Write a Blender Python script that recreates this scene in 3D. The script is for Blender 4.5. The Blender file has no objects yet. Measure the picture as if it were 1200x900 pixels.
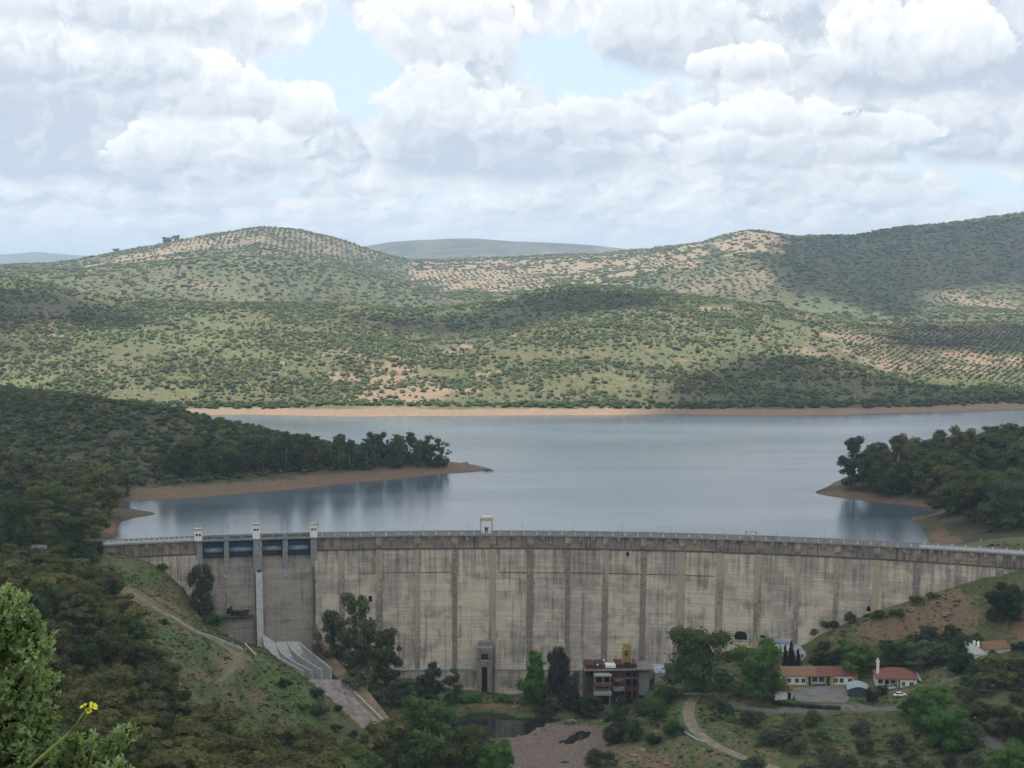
import bpy, math, random
import numpy as np
sc = bpy.context.scene
R = math.radians

# ------------------------------------------------------------------ camera
F = 1900.0; HC = 104.0; PITCH = math.atan(120.0 / F); CP = math.cos(PITCH); SP = math.sin(PITCH)
cam = bpy.data.cameras.new('camera'); camo = bpy.data.objects.new('camera', cam)
sc.collection.objects.link(camo); sc.camera = camo
cam.sensor_width = 36; cam.lens = 36 * F / 1200.0
camo.location = (0, 0, HC); camo.rotation_euler = (math.pi / 2 - PITCH, 0, 0)
cam.clip_start = 0.3; cam.clip_end = 60000

# ------------------------------------------------------------------ node helpers
class NT:
    def __init__(s, tree): s.t = tree; tree.nodes.clear()
    def n(s, typ, **kw):
        nd = s.t.nodes.new(typ)
        for k, v in kw.items(): setattr(nd, k, v)
        return nd
    def put(s, sock, v):
        if isinstance(v, bpy.types.NodeSocket): s.t.links.new(v, sock)
        elif v is not None:
            if hasattr(sock.default_value, '__len__') and not hasattr(v, '__len__'): v = (v,) * len(sock.default_value)
            if hasattr(sock.default_value, '__len__') and len(sock.default_value) == 4 and len(v) == 3: v = (*v, 1)
            sock.default_value = v
    def m(s, op, a, b=None, c=None, clamp=False):
        nd = s.n('ShaderNodeMath', operation=op, use_clamp=clamp)
        for i, v in enumerate((a, b, c)):
            if v is not None: s.put(nd.inputs[i], v)
        return nd.outputs[0]
    def vm(s, op, a, b=None):
        nd = s.n('ShaderNodeVectorMath', operation=op); s.put(nd.inputs[0], a)
        if b is not None: s.put(nd.inputs[1], b)
        return nd.outputs[0]
    def noise(s, vec, scale, detail=4, rough=.5, dist=0.0, col=False):
        nd = s.n('ShaderNodeTexNoise'); s.put(nd.inputs['Vector'], vec)
        s.put(nd.inputs['Scale'], scale); s.put(nd.inputs['Detail'], detail); s.put(nd.inputs['Roughness'], rough); s.put(nd.inputs['Distortion'], dist)
        return nd.outputs['Color' if col else 'Fac']
    def ramp(s, v, lo, hi, a=0.0, b=1.0, smooth=True):
        nd = s.n('ShaderNodeMapRange', interpolation_type='SMOOTHSTEP' if smooth else 'LINEAR')
        for i, x in zip((0, 1, 2, 3, 4), (v, lo, hi, a, b)): s.put(nd.inputs[i], x)
        return nd.outputs[0]
    def mix(s, f, a, b, mode='MIX'):
        nd = s.n('ShaderNodeMix', data_type='RGBA', blend_type=mode)
        s.put(nd.inputs[0], f); s.put(nd.inputs[6], a); s.put(nd.inputs[7], b)
        return nd.outputs[2]
    def xyz(s, v):
        nd = s.n('ShaderNodeSeparateXYZ'); s.put(nd.inputs[0], v); return nd.outputs
    def comb(s, x, y, z):
        nd = s.n('ShaderNodeCombineXYZ')
        for i, v in enumerate((x, y, z)): s.put(nd.inputs[i], v)
        return nd.outputs[0]

# ------------------------------------------------------------------ sun, sky, exposure
SUN = np.array([-0.30, -0.26, 0.92]); SUN /= np.linalg.norm(SUN)
sun_el = math.asin(SUN[2])
sl = bpy.data.lights.new('sun', 'SUN'); sl.energy = 2.7; sl.angle = R(1.1); sl.color = (1, .955, .88)
so = bpy.data.objects.new('sun', sl); sc.collection.objects.link(so)
from mathutils import Vector
so.rotation_euler = Vector(SUN).to_track_quat('Z', 'Y').to_euler()
sc.view_settings.view_transform = 'Standard'; sc.view_settings.look = 'None'
sc.view_settings.exposure = 1.0; sc.view_settings.gamma = 1.0

world = bpy.data.worlds.new('World'); sc.world = world; world.use_nodes = True
w = NT(world.node_tree)
SKY_S = 0.1
sky = w.n('ShaderNodeTexSky'); sky.sky_type = 'NISHITA'; sky.sun_disc = False
sky.sun_elevation = sun_el; sky.sun_rotation = math.atan2(SUN[0], SUN[1]); sky.altitude = 200
d = w.n('ShaderNodeTexCoord').outputs['Generated']
dx, dy, dz = w.xyz(d)
az = w.m('ARCTAN2', dx, dy); el = w.m('ARCSINE', dz)
def pxaz(px): return (px - 600) / F
def pyel(py): return (330 - py) / F
# cumulus banks, back to front; each has a billowing lit top and a flatter grey base
def vor(vec, scale):
    nd = w.n('ShaderNodeTexVoronoi', feature='F1', voronoi_dimensions='2D'); w.put(nd.inputs['Vector'], vec); w.put(nd.inputs['Scale'], scale)
    return nd.outputs['Distance']
def noise2(vec, scale, detail, rough, col=False):
    nd = w.n('ShaderNodeTexNoise', noise_dimensions='2D'); w.put(nd.inputs['Vector'], vec); w.put(nd.inputs['Scale'], scale); w.put(nd.inputs['Detail'], detail); w.put(nd.inputs['Roughness'], rough)
    return nd.outputs['Color' if col else 'Fac']
lel = w.m('MULTIPLY', w.m('LOGARITHM', w.m('ADD', w.m('MAXIMUM', el, 0), .035), math.e), 2.6)
q0 = w.comb(w.m('MULTIPLY', az, 16), lel, 0)
q0 = w.comb(w.m('MULTIPLY', az, 22), w.m('MULTIPLY', lel, 1.35), 0)
wc = noise2(q0, 2.0, 4, .6, True)
q1 = w.vm('ADD', q0, w.vm('MULTIPLY', w.vm('SUBTRACT', wc, (.5, .5, .5)), (.7, .6, 0)))
def puff(q):
    v1 = vor(q, 1.5); v2 = vor(q, 4.0)
    return w.m('SUBTRACT', w.m('ADD', w.m('MULTIPLY', noise2(q, 1.2, 7, .6), 1.1), .35), w.m('ADD', w.m('MULTIPLY', w.m('MULTIPLY', v1, v1), .55), w.m('MULTIPLY', v2, .20)))
pa = puff(q1); pb = puff(w.vm('ADD', q1, (-.10, .14, 0)))
rel = w.m('SUBTRACT', pa, pb)
k = 1.0 / SKY_S
WHT = (.58 * k, .582 * k, .575 * k); GRY = (.31 * k, .345 * k, .40 * k)
blue = w.mix(.7, sky.outputs[0], (.42 * k, .50 * k, .58 * k))
gen = noise2(q0, .55, 5, .55)
cover0 = w.ramp(w.m('ADD', gen, w.m('MULTIPLY', w.m('SUBTRACT', pa, .5), .25)), .30, .42)
s0 = w.m('ADD', w.m('ADD', w.m('MULTIPLY', rel, 1.2), .50), w.m('MULTIPLY', w.m('SUBTRACT', gen, .5), -.9))
base = w.mix(w.ramp(s0, .05, .95, smooth=False), GRY, WHT)
azr = w.m('ABSOLUTE', az); frame_ = w.m('MULTIPLY', w.ramp(azr, .30, .36, 1, 0), w.ramp(el, .18, .22, 1, 0))
hole = None
for px, py, rx, ry in ((395, 90, 95, 58), (690, 82, 110, 50)):
    a_ = w.m('DIVIDE', w.m('SUBTRACT', az, pxaz(px)), rx / F); b_ = w.m('DIVIDE', w.m('SUBTRACT', el, pyel(py)), ry / F)
    h0 = w.m('SUBTRACT', 1.15, w.m('ADD', w.m('MULTIPLY', a_, a_), w.m('MULTIPLY', b_, b_))); hole = h0 if hole is None else w.m('MAXIMUM', hole, h0)
cover0 = w.m('MULTIPLY', cover0, w.ramp(w.m('SUBTRACT', hole, w.m('MULTIPLY', w.m('SUBTRACT', pa, .5), 1.2)), 0, .5, 1, .04))
low = w.ramp(el, .035, .06)
cover0 = w.m('MAXIMUM', cover0, w.m('SUBTRACT', 1, low))
final = w.mix(cover0, blue, base)
BANKS = [  # px, py, half width, height up, depth down, darkness, brightness at the top
 (60, 178, 190, 58, 42, -.1, .12), (600, 180, 190, 50, 36, -.05, .5), (1130, 165, 130, 48, 36, .10, .75), (250, 185, 120, 48, 34, .2, 1.0), (700, 165, 105, 44, 36, .12, .8), (520, 148, 92, 66, 50, .10, .95),
 (875, 165, 120, 50, 32, .28, 1.15), (1010, 170, 80, 36, 26, .25, 1.0), (360, 135, 36, 38, 26, .35, 1.2), (230, 118, 115, 52, 30, .3, 1.1), (85, 85, 150, 70, 42, .08, 1.0), (160, 20, 170, 60, 40, .35, 1.15), (1165, 70, 90, 80, 60, .02, .45),
 (520, 30, 110, 50, 46, .5, 1.3), (790, 55, 100, 60, 40, .15, .8), (865, 84, 62, 26, 20, .35, 1.25), (1040, 72, 120, 74, 52, .05, 1.25)]
for px, py, rx, rt_, rbm, lo_, hi_ in BANKS:
    a_ = w.m('DIVIDE', w.m('SUBTRACT', az, pxaz(px)), rx / F); dy_ = w.m('SUBTRACT', el, pyel(py))
    up_ = w.m('DIVIDE', w.m('MAXIMUM', dy_, 0), rt_ / F); dn_ = w.m('DIVIDE', w.m('MINIMUM', dy_, 0), rbm / F)
    rr = w.m('ADD', w.m('MULTIPLY', a_, a_), w.m('ADD', w.m('MULTIPLY', up_, up_), w.m('MULTIPLY', dn_, dn_)))
    e_ = w.m('ADD', w.m('SUBTRACT', .78, rr), w.m('MULTIPLY', w.m('SUBTRACT', pa, .5), 1.5))
    al = w.ramp(e_, w.ramp(dn_, -1, 0, -.35, 0, False), w.ramp(dn_, -1, 0, .8, .2, False))
    sh = w.m('ADD', w.m('ADD', w.ramp(w.m('ADD', up_, dn_), -.9, .95, lo_ * .8 - .05, hi_ * .82), w.m('MULTIPLY', rel, 1.05)), w.m('MULTIPLY', w.ramp(e_, 0, .5, .22, 0), w.ramp(dn_, -.5, 0)))
    final = w.mix(al, final, w.mix(w.m('MAXIMUM', w.m('MINIMUM', sh, 1.0), 0.0), GRY, WHT))
veil = w.ramp(el, .0, .06, .55, 0)
final = w.mix(veil, final, (.48 * k, .515 * k, .56 * k))
bg = w.n('ShaderNodeBackground'); w.put(bg.inputs[0], final); bg.inputs[1].default_value = SKY_S
wo = w.n('ShaderNodeOutputWorld'); w.t.links.new(bg.outputs[0], wo.inputs[0])
world.cycles.sampling_method = 'MANUAL'; world.cycles.sample_map_resolution = 512
sc.cycles.volume_bounces = 1; sc.cycles.max_bounces = 5; sc.cycles.diffuse_bounces = 2; sc.cycles.glossy_bounces = 2
sc.cycles.transmission_bounces = 2; sc.cycles.transparent_max_bounces = 4
sc.cycles.caustics_reflective = False; sc.cycles.caustics_refractive = False

# ------------------------------------------------------------------ tagging and mesh helpers
def tag(o, label=None, cat=None, group=None, kind=None):
    if label: o['label'] = label
    if cat: o['category'] = cat
    if group: o['group'] = group
    if kind: o['kind'] = kind
    return o
def empty(name, loc, rz=0, label=None, cat=None, group=None):
    o = bpy.data.objects.new(name, None); sc.collection.objects.link(o)
    o.location = loc; o.rotation_euler = (0, 0, rz); o.empty_display_size = .5
    return tag(o, label, cat, group)
def link(name, me, parent=None, loc=None):
    o = bpy.data.objects.new(name, me); sc.collection.objects.link(o)
    if parent is not None: o.parent = parent
    if loc is not None: o.location = loc
    return o
def npmesh(name, V, Fc, mats=(), smooth=False, uv=None, midx=None):
    me = bpy.data.meshes.new(name)
    V = np.asarray(V, dtype=np.float32); Fc = np.asarray(Fc, dtype=np.int32); k = Fc.shape[1]
    me.vertices.add(len(V)); me.vertices.foreach_set('co', V.ravel())
    me.loops.add(Fc.size); me.loops.foreach_set('vertex_index', Fc.ravel())
    me.polygons.add(len(Fc)); me.polygons.foreach_set('loop_start', np.arange(0, Fc.size, k, dtype=np.int32))
    for m_ in mats: me.materials.append(m_)
    if midx is not None: me.polygons.foreach_set('material_index', np.asarray(midx, dtype=np.int32))
    if smooth: me.polygons.foreach_set('use_smooth', np.ones(len(Fc), dtype=bool))
    if uv is not None:
        l = me.uv_layers.new(name='UVMap'); l.data.foreach_set('uv', np.asarray(uv, dtype=np.float32)[Fc.ravel()].ravel())
    me.update(calc_edges=True); me.validate()
    return me
class MB:
    """collects simple solids into one mesh"""
    def __init__(s): s.v = []; s.f = []; s.m = []
    def add(s, vs, fs, mi=0):
        b = len(s.v); s.v += [tuple(map(float, v)) for v in vs]; s.f += [tuple(b + i for i in f) for f in fs]; s.m += [mi] * len(fs); return s
    def box(s, x0, x1, y0, y1, z0, z1, mi=0):
        return s.hexa([(x0, y0, z0), (x1, y0, z0), (x1, y1, z0), (x0, y1, z0)], [(x0, y0, z1), (x1, y0, z1), (x1, y1, z1), (x0, y1, z1)], mi)
    def hexa(s, lo, hi, mi=0):
        return s.add(list(lo) + list(hi), [(3, 2, 1, 0), (4, 5, 6, 7), (0, 1, 5, 4), (1, 2, 6, 5), (2, 3, 7, 6), (3, 0, 4, 7)], mi)
    def tube(s, pts, rad, n=6, mi=0, cap=True):
        pts = [Vector(p) for p in pts]; rad = rad if hasattr(rad, '__len__') else [rad] * len(pts)
        vs = []
        for i, p in enumerate(pts):
            t = (pts[min(i + 1, len(pts) - 1)] - pts[max(i - 1, 0)]).normalized()
            a = t.orthogonal().normalized() if abs(t.z) < .95 else Vector((1, 0, 0)).cross(t).normalized(); b = t.cross(a)
            for j in range(n):
                q = 2 * math.pi * j / n; vs.append(p + (a * math.cos(q) + b * math.sin(q)) * rad[i])
        fs = [(i * n + j, i * n + (j + 1) % n, (i + 1) * n + (j + 1) % n, (i + 1) * n + j) for i in range(len(pts) - 1) for j in range(n)]
        if cap: fs += [tuple(range(n))[::-1], tuple((len(pts) - 1) * n + j for j in range(n))]
        return s.add(vs, fs, mi)
    def mesh(s, name, mats, smooth=False):
        me = bpy.data.meshes.new(name); me.from_pydata(s.v, [], s.f)
        for m_ in (mats if isinstance(mats, (list, tuple)) else [mats]): me.materials.append(m_)
        me.polygons.foreach_set('material_index', s.m)
        if smooth: me.polygons.foreach_set('use_smooth', [True] * len(s.f))
        me.update(); return me
    def obj(s, name, mats, parent=None, loc=None, smooth=False):
        return link(name, s.mesh(name, mats, smooth), parent, loc)

# ------------------------------------------------------------------ photo pixel (1200x900) -> world
def ray(px, py):
    a = (px - 600) / F; b = (450 - py) / F; dy_ = CP + b * SP
    return a / dy_, (-SP + b * CP) / dy_
def P(px, py, Y):
    a, b = ray(px, py); return np.array([Y * a, Y, HC + Y * b])
def PZ(px, py, z):
    a, b = ray(px, py); return P(px, py, (z - HC) / b)
def proj(X, Y, Z):
    zc = Y * CP - (Z - HC) * SP; yc = Y * SP + (Z - HC) * CP
    return 600 + F * X / zc, 450 - F * yc / zc

# ------------------------------------------------------------------ noise
def _hash(ix, iy, s):
    h = (ix.astype(np.int64) * 374761393 + iy.astype(np.int64) * 668265263 + s * 1442695041) & 0xffffffff
    h = ((h ^ (h >> 13)) * 1274126177) & 0xffffffff
    return ((h ^ (h >> 16)) & 0xffff) / 65535.0
def vnoise(x, y, s=0):
    ix = np.floor(x); iy = np.floor(y); fx = x - ix; fy = y - iy
    fx = fx * fx * (3 - 2 * fx); fy = fy * fy * (3 - 2 * fy)
    a = _hash(ix, iy, s); b = _hash(ix + 1, iy, s); c = _hash(ix, iy + 1, s); e = _hash(ix + 1, iy + 1, s)
    return (a * (1 - fx) + b * fx) * (1 - fy) + (c * (1 - fx) + e * fx) * fy
def fbm(x, y, sc_, oct=4, s=0):
    x = x / sc_; y = y / sc_; r = 0; a = .5; t = 0
    for i in range(oct):
        r = r + a * (vnoise(x, y, s + i) - .5); t += a; a *= .5; x = x * 2.03 + 11.3; y = y * 2.03 - 7.1
    return r / t * 2
def sstep(a, b, x):
    t = np.clip((x - a) / (b - a), 0, 1); return t * t * (3 - 2 * t)

# ------------------------------------------------------------------ dam geometry
DX, DY, DR = -10.0, 178.0, 435.0
CREST = 8.0
def face_r(z): return DR - .6 - .3 * (3 - z)
def dp(th, r, z): return (DX + r * math.sin(th), DY + r * math.cos(th), z)
def dam_hit(px, py):
    lo, hi = 400., 650.
    for _ in range(50):
        Y = (lo + hi) / 2; p = P(px, py, Y)
        if math.hypot(p[0] - DX, p[1] - DY) < face_r(p[2]): lo = Y
        else: hi = Y
    return P(px, py, lo)
def th_of(px, r=DR, z=CREST):
    lo, hi = -.7, .8
    for _ in range(50):
        t = (lo + hi) / 2; p = dp(t, r, z); q = proj(*p)[0]
        if q < px: lo = t
        else: hi = t
    return lo

# ------------------------------------------------------------------ terrain heights
def tps_fit(pts, lam=.5):
    pts = np.array(pts, float); XY = pts[:, :2] / 100; z = pts[:, 2]; n = len(pts)
    d2 = ((XY[:, None] - XY[None]) ** 2).sum(-1); K = .5 * d2 * np.log(d2 + 1e-12)
    A = np.zeros((n + 3, n + 3)); A[:n, :n] = K + np.eye(n) * lam * .01; A[:n, n] = 1; A[:n, n + 1:] = XY; A[n:, :n] = A[:n, n:].T
    c = np.linalg.solve(A, np.r_[z, 0, 0, 0]); return XY, c
def tps_eval(m, X, Y):
    XY, c = m; n = len(XY); out = c[n] + c[n + 1] * X / 100 + c[n + 2] * Y / 100
    for i in range(n):
        d2 = (X / 100 - XY[i, 0]) ** 2 + (Y / 100 - XY[i, 1]) ** 2; out = out + c[i] * .5 * d2 * np.log(d2 + 1e-12)
    return out
dn = []
for px, py in [(128, 647), (160, 655), (190, 668), (215, 690), (235, 715), (250, 742), (300, 757), (330, 758), (362, 760), (390, 775), (440, 790), (480, 803), (520, 808), (560, 810), (600, 812),
               (650, 813), (700, 812), (745, 800), (780, 790), (820, 775), (868, 757), (925, 757), (960, 742), (1000, 726), (1030, 713), (1060, 704), (1100, 691), (1150, 677), (1195, 668), (1240, 655), (1290, 649)]:
    p = dam_hit(px, py); dn.append(p); dn.append((p[0] + .02 * (p[0] - DX), p[1] + 8, p[2] - 1))
for px, py, z in [(540, 850, -50.5), (600, 850, -50.5), (650, 848, -50.5), (700, 862, -49.6), (640, 880, -49.4), (570, 895, -50), (690, 895, -49), (620, 895, -49.4), (590, 828, -48), (480, 828, -45.5), (430, 855, -48.5),
                  (560, 824, -47), (650, 828, -47.5), (720, 836, -46), (750, 860, -42.5), (800, 813, -36), (800, 850, -38.5), (830, 888, -41), (745, 890, -43), (700, 842, -49.5), (735, 840, -48.2), (715, 832, -48.5),
                  (870, 905, -42.5), (860, 833, -37), (920, 822, -36), (1000, 822, -36), (1080, 828, -35.2), (960, 803, -34.6), (1050, 808, -33.5), (1000, 800, -34), (817, 806, -34.5),
                  (1000, 900, -44), (1000, 862, -40.5), (920, 870, -41), (1100, 900, -42), (1200, 900, -38), (1200, 850, -32), (1160, 777, -24), (1130, 800, -28), (1200, 780, -24), (1160, 870, -36)]:
    dn.append(PZ(px, py, z))
for px, py, Y in [(160, 690, 562), (100, 660, 560), (200, 727, 522), (285, 767, 522), (240, 743, 526), (300, 763, 541), (340, 783, 534), (385, 818, 532), (428, 864, 524), (200, 790, 452), (250, 830, 452),
                  (300, 870, 452), (350, 882, 482), (410, 900, 492), (100, 760, 405), (0, 700, 450), (50, 650, 565), (0, 655, 545), (0, 760, 380), (100, 800, 400), (100, 860, 350), (0, 860, 320), (200, 880, 380), (150, 720, 480),
                  (300, 905, 430), (-150, 660, 550), (-150, 720, 420), (-150, 800, 330), (500, 905, 500), (1050, 765, 566), (1000, 762, 567), (1100, 740, 563), (1180, 725, 558), (1200, 760, 548), (940, 790, 577),
                  (1300, 720, 545), (1300, 800, 520), (1400, 700, 530), (1400, 900, 450), (1300, 900, 470)]:
    dn.append(P(px, py, Y))
for x, y, z in [(0, -20, 106), (0, 0, 102.2), (-6, 3, 102.4), (6, 3, 102.0), (-4, 14, 97), (-20, 14, 99), (15, 14, 96), (0, 40, 87), (-40, 40, 92), (40, 40, 84), (0, 100, 66), (-60, 100, 74), (60, 100, 62), (0, 200, 33),
                (-80, 200, 42), (100, 200, 30), (0, 300, -6), (-110, 300, 20), (-60, 300, 5), (130, 300, -2), (0, 400, -32), (60, 400, -32), (-50, 420, -24), (140, 400, -26), (80, 455, -42), (150, 450, -37), (0, 470, -46), (40, 490, -49), (200, 300, 5), (220, 420, -22)]:
    dn.append((x, y, z))
TD = tps_fit(dn, .3)
up = []
for px, py, z in [(577, 551, -.6), (560, 547, 1.2), (540, 554, 0), (500, 558, 0), (450, 563, 0), (350, 573, 0), (250, 582, 0), (150, 587, 0), (500, 547, 2.5), (350, 561, 3.2), (200, 572, 3.5), (150, 592, -.4),
                  (183, 603, 0), (150, 598, .6), (135, 612, .4), (128, 628, .3), (100, 612, 3), (60, 622, 4.5), (0, 600, 8), (0, 630, 9), (60, 642, 7.5), (100, 642, 7), (-120, 600, 16), (-120, 640, 14),
                  (250, 600, -4), (200, 620, -4), (165, 622, -2), (400, 590, -6), (300, 625, -6), (500, 600, -8), (700, 600, -8), (900, 600, -8), (600, 540, -8), (600, 560, -3), (800, 560, -8), (800, 520, -8), (900, 560, -6), (600, 510, -8),
                  (940, 577, -3), (955, 578, 0), (1000, 585, 0), (1040, 590, 0), (1080, 594, 0), (1098, 598, 0), (1065, 608, 0), (1080, 620, 0), (1088, 632, 0), (1092, 641, 0), (1060, 600, -2), (1040, 630, -5), (1000, 610, -5),
                  (1000, 571, 3), (1060, 576, 3.8), (1100, 584, 3.5), (1130, 600, 3.5), (1150, 630, 4), (1200, 640, 6), (1200, 600, 8), (1300, 600, 12), (1300, 640, 9), (975, 567, 0), (1050, 547, 0), (1100, 527, 0), (1150, 512, 0), (1200, 505, 0),
                  (1190, 518, 4), (1200, 532, 10), (1130, 545, 10), (1160, 538, 10), (1300, 495, 0), (1300, 520, 8), (1250, 525, 10), (1250, 495, -6), (1100, 510, -8), (1000, 530, -8)]:
    up.append(PZ(px, py, z))
for px, py, Y in [(0, 456, 1010), (100, 466, 995), (200, 480, 965), (300, 503, 935), (400, 526, 905), (480, 538, 893), (530, 545, 895), (0, 560, 770), (100, 565, 790), (0, 512, 880), (100, 520, 880), (200, 528, 870), (300, 538, 870), (-150, 450, 1010), (-150, 560, 760)]:
    up.append(P(px, py, Y))
for x, y, z in [(-330, 1130, 16), (-200, 1075, 0), (-150, 1010, -3), (-100, 990, -5), (-330, 1200, -3), (-200, 1200, -8), (0, 1100, -8), (200, 1200, -8), (400, 1200, -8), (0, 1200, -8), (-60, 955, -3), (-420, 1100, 20), (-420, 1220, -4),
                (-120, 640, -6), (-60, 650, -8), (0, 650, -8), (60, 650, -8), (100, 645, -8), (130, 650, -6), (0, 700, -8), (100, 720, -8), (0, 900, -4), (20, 850, -6)]:
    up.append((x, y, z))
for px in (0, 60, 110, 128): up.append(P(px, 650, 600)); 
for px in (1160, 1240, 1290): up.append(P(px, 652, 585))
TU = tps_fit(up, .3)
def ctab(s):
    a = np.array(s, float); return lambda px: np.interp(px, a[:, 0], a[:, 1])
C = [
 (ctab([(-200, 489), (300, 486), (400, 488.5), (600, 487), (800, 486), (900, 487.5), (1000, 486), (1050, 484), (1100, 483), (1200, 479), (1400, 476)]), None),
]
shore_py = C[0][0]
def shoreY(px):
    py = shore_py(px); b = (450 - py) / F; return -HC / ((-SP + b * CP) / (CP + b * SP))
rid2 = ctab([(-300, 300), (0, 323), (60, 333), (100, 344), (150, 350), (250, 355), (330, 355), (400, 356), (470, 361), (520, 358), (560, 353), (620, 340), (660, 334), (700, 334), (760, 340), (850, 352), (940, 365), (1010, 375), (1100, 377), (1200, 377), (1400, 372)])
r2y = ctab([(-300, 1850), (300, 1900), (660, 1950), (900, 1900), (1200, 2050), (1400, 2050)])
rid3a = ctab([(-300, 318), (0, 318), (80, 320), (150, 312), (240, 305), (330, 310), (400, 320), (460, 335), (520, 349), (600, 345), (680, 338), (740, 327), (800, 308), (850, 302), (900, 304), (950, 322), (1000, 347), (1050, 362), (1200, 367), (1400, 367)])
rid3 = ctab([(-300, 316), (0, 319), (60, 315), (100, 305), (130, 298), (170, 290), (200, 284), (235, 277), (260, 273), (310, 265), (350, 269), (400, 281), (430, 292), (460, 302), (480, 307), (560, 304), (640, 300), (700, 298), (760, 291), (820, 284), (850, 275), (880, 269.5), (905, 273), (930, 277), (960, 276), (1000, 276), (1050, 267), (1100, 263), (1130, 259), (1160, 254), (1200, 249), (1400, 235)])
r3y = ctab([(-300, 3900), (0, 4100), (310, 3700), (480, 4200), (830, 4100), (960, 3700), (1400, 3300)])
rid4 = ctab([(-300, 297), (0, 298), (40, 295), (80, 298), (130, 301), (350, 299), (430, 290), (460, 284), (490, 281), (560, 279), (600, 282), (650, 284), (700, 287), (740, 291), (800, 294), (1400, 290)])
r4y = ctab([(-300, 13500), (300, 13500), (380, 8000), (1400, 7500)])
def ridge_z(py, Y):
    b = (450 - py) / F; return HC + Y * (-SP + b * CP) / (CP + b * SP)
def far_h(X, Y):
    px = 600 + F * X / Y
    y0 = shoreY(px); y2 = r2y(px); y3a = y2 + .42 * (r3y(px) - y2); y3 = r3y(px); y4 = r4y(px)
    z2 = ridge_z(rid2(px), y2); z3a = ridge_z(rid3a(px), y3a); z3 = ridge_z(rid3(px), y3); z4 = ridge_z(rid4(px), y4)
    ks = [(0 * Y, -10 + 0 * Y), (y0 - 90, -9 + 0 * Y), (y0, 0 * Y), (y0 + 34, 5.5 + 0 * Y), (y0 + .55 * (y2 - y0), 5 + .60 * (z2 - 5)), (y2, z2), (y2 + 190, z2 - 45), (y3a - 350, np.minimum(z3a - 45, z2 - 40)),
          (y3a, z3a), (y3a + 160, z3a - 9), (y3, z3), (y3 + 500, z3 - 70), (y4 - 1500, z4 * .45), (y4, z4), (y4 + 2500, z4 * .3), (30000 + 0 * Y, 0 * Y)]
    z = np.zeros_like(Y)
    for i, ((ya, za), (yb, zb)) in enumerate(zip(ks[:-1], ks[1:])):
        t = np.clip((Y - ya) / (yb - ya), 0, 1)
        if i not in (1, 2, 3): t = .5 * t + .5 * t * t * (3 - 2 * t)
        z = np.where((Y >= ya) & (Y < yb), za + (zb - za) * t, z)
    # gullies and spurs, fading out at the ridges so that the skyline keeps its line
    nz = fbm(X, Y, 260, 4, 5) * 13 + fbm(X, Y, 60, 3, 9) * 3.0
    a = sstep(0, 220, Y - y0 - 30) * (1 - .75 * np.exp(-((Y - y2) / 110) ** 2))
    nz2 = fbm(X, Y, 520, 4, 21) * 34 + fbm(X, Y, 120, 3, 22) * 9
    b_ = sstep(60, 500, Y - y2) * (1 - .88 * np.exp(-((Y - y3) / 260) ** 2)) * (1 - .6 * np.exp(-((Y - y3a) / 160) ** 2))
    nz3 = fbm(X, Y, 1300, 4, 31) * 40 * sstep(500, 1500, Y - y3)
    return z + nz * a * (1 - sstep(60, 500, Y - y2)) + nz2 * b_ * (1 - sstep(200, 1200, Y - y3)) + nz3
def poly_sd(X, Y, poly):
    """signed distance to polygon, negative inside"""
    poly = np.asarray(poly); n = len(poly); d = np.full(X.shape, 1e18); ins = np.zeros(X.shape, bool)
    for i in range(n):
        a = poly[i]; b = poly[(i + 1) % n]; e = b - a; wx = X - a[0]; wy = Y - a[1]
        t = np.clip((wx * e[0] + wy * e[1]) / (e @ e), 0, 1); d = np.minimum(d, (wx - t * e[0]) ** 2 + (wy - t * e[1]) ** 2)
        c = ((a[1] <= Y) != (b[1] <= Y)) & (X < (b[0] - a[0]) * (Y - a[1]) / (b[1] - a[1] + 1e-12) + a[0]); ins ^= c
    d = np.sqrt(d); return np.where(ins, -d, d)
def line_d(X, Y, line):
    """distance to a polyline and its height at the nearest point"""
    best = np.full(X.shape, 1e18); zz = np.zeros(X.shape)
    for a, b in zip(line[:-1], line[1:]):
        e = b[:2] - a[:2]; t = np.clip(((X - a[0]) * e[0] + (Y - a[1]) * e[1]) / (e @ e), 0, 1)
        d = (X - a[0] - t * e[0]) ** 2 + (Y - a[1] - t * e[1]) ** 2; k_ = d < best
        best = np.where(k_, d, best); zz = np.where(k_, a[2] + t * (b[2] - a[2]), zz)
    return np.sqrt(best), zz
POOLZ = -50.0
pool_px = [(514, 842), (535, 840), (556, 834), (594, 835), (606, 841), (632, 840), (660, 843), (652, 850), (630, 853), (620, 861), (574, 867), (588, 872), (572, 881), (548, 874), (536, 864), (526, 850)]
pool2_px = [(655, 871), (666, 864), (680, 857), (692, 858), (686, 865), (670, 872)]
pools = [np.array([PZ(a, b, POOLZ)[:2] for a, b in q]) for q in (pool_px, pool2_px)]
def PL(lst): return np.array([PZ(a, b, z) for a, b, z in lst])
ROADS = {
 'road': (PL([(850, 823, -36.3), (870, 830, -36.4), (910, 834, -36.6), (960, 833, -36.4), (1010, 831, -36), (1060, 830, -35.5), (1100, 832, -35.3), (1125, 843, -35.2), (1145, 858, -35.6), (1170, 876, -36.5), (1200, 892, -37.4), (1240, 905, -38.5)]), 3.0),
 'track': (PL([(842, 813, -35.6), (825, 813, -35.8), (810, 817, -36.2), (806, 830, -37.2), (808, 848, -38.4), (820, 862, -39.6), (840, 875, -40.8), (870, 888, -42), (905, 899, -43.2), (950, 915, -45)]), 2.2),
 'hill_track': (np.array([P(135, 686, 560), P(150, 694, 552), P(145, 688, 545), P(175, 708, 530), P(205, 727, 522), P(240, 745, 523), P(270, 760, 520), P(282, 772, 512), P(272, 785, 500), P(255, 800, 488)]), 2.0),
}
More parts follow.
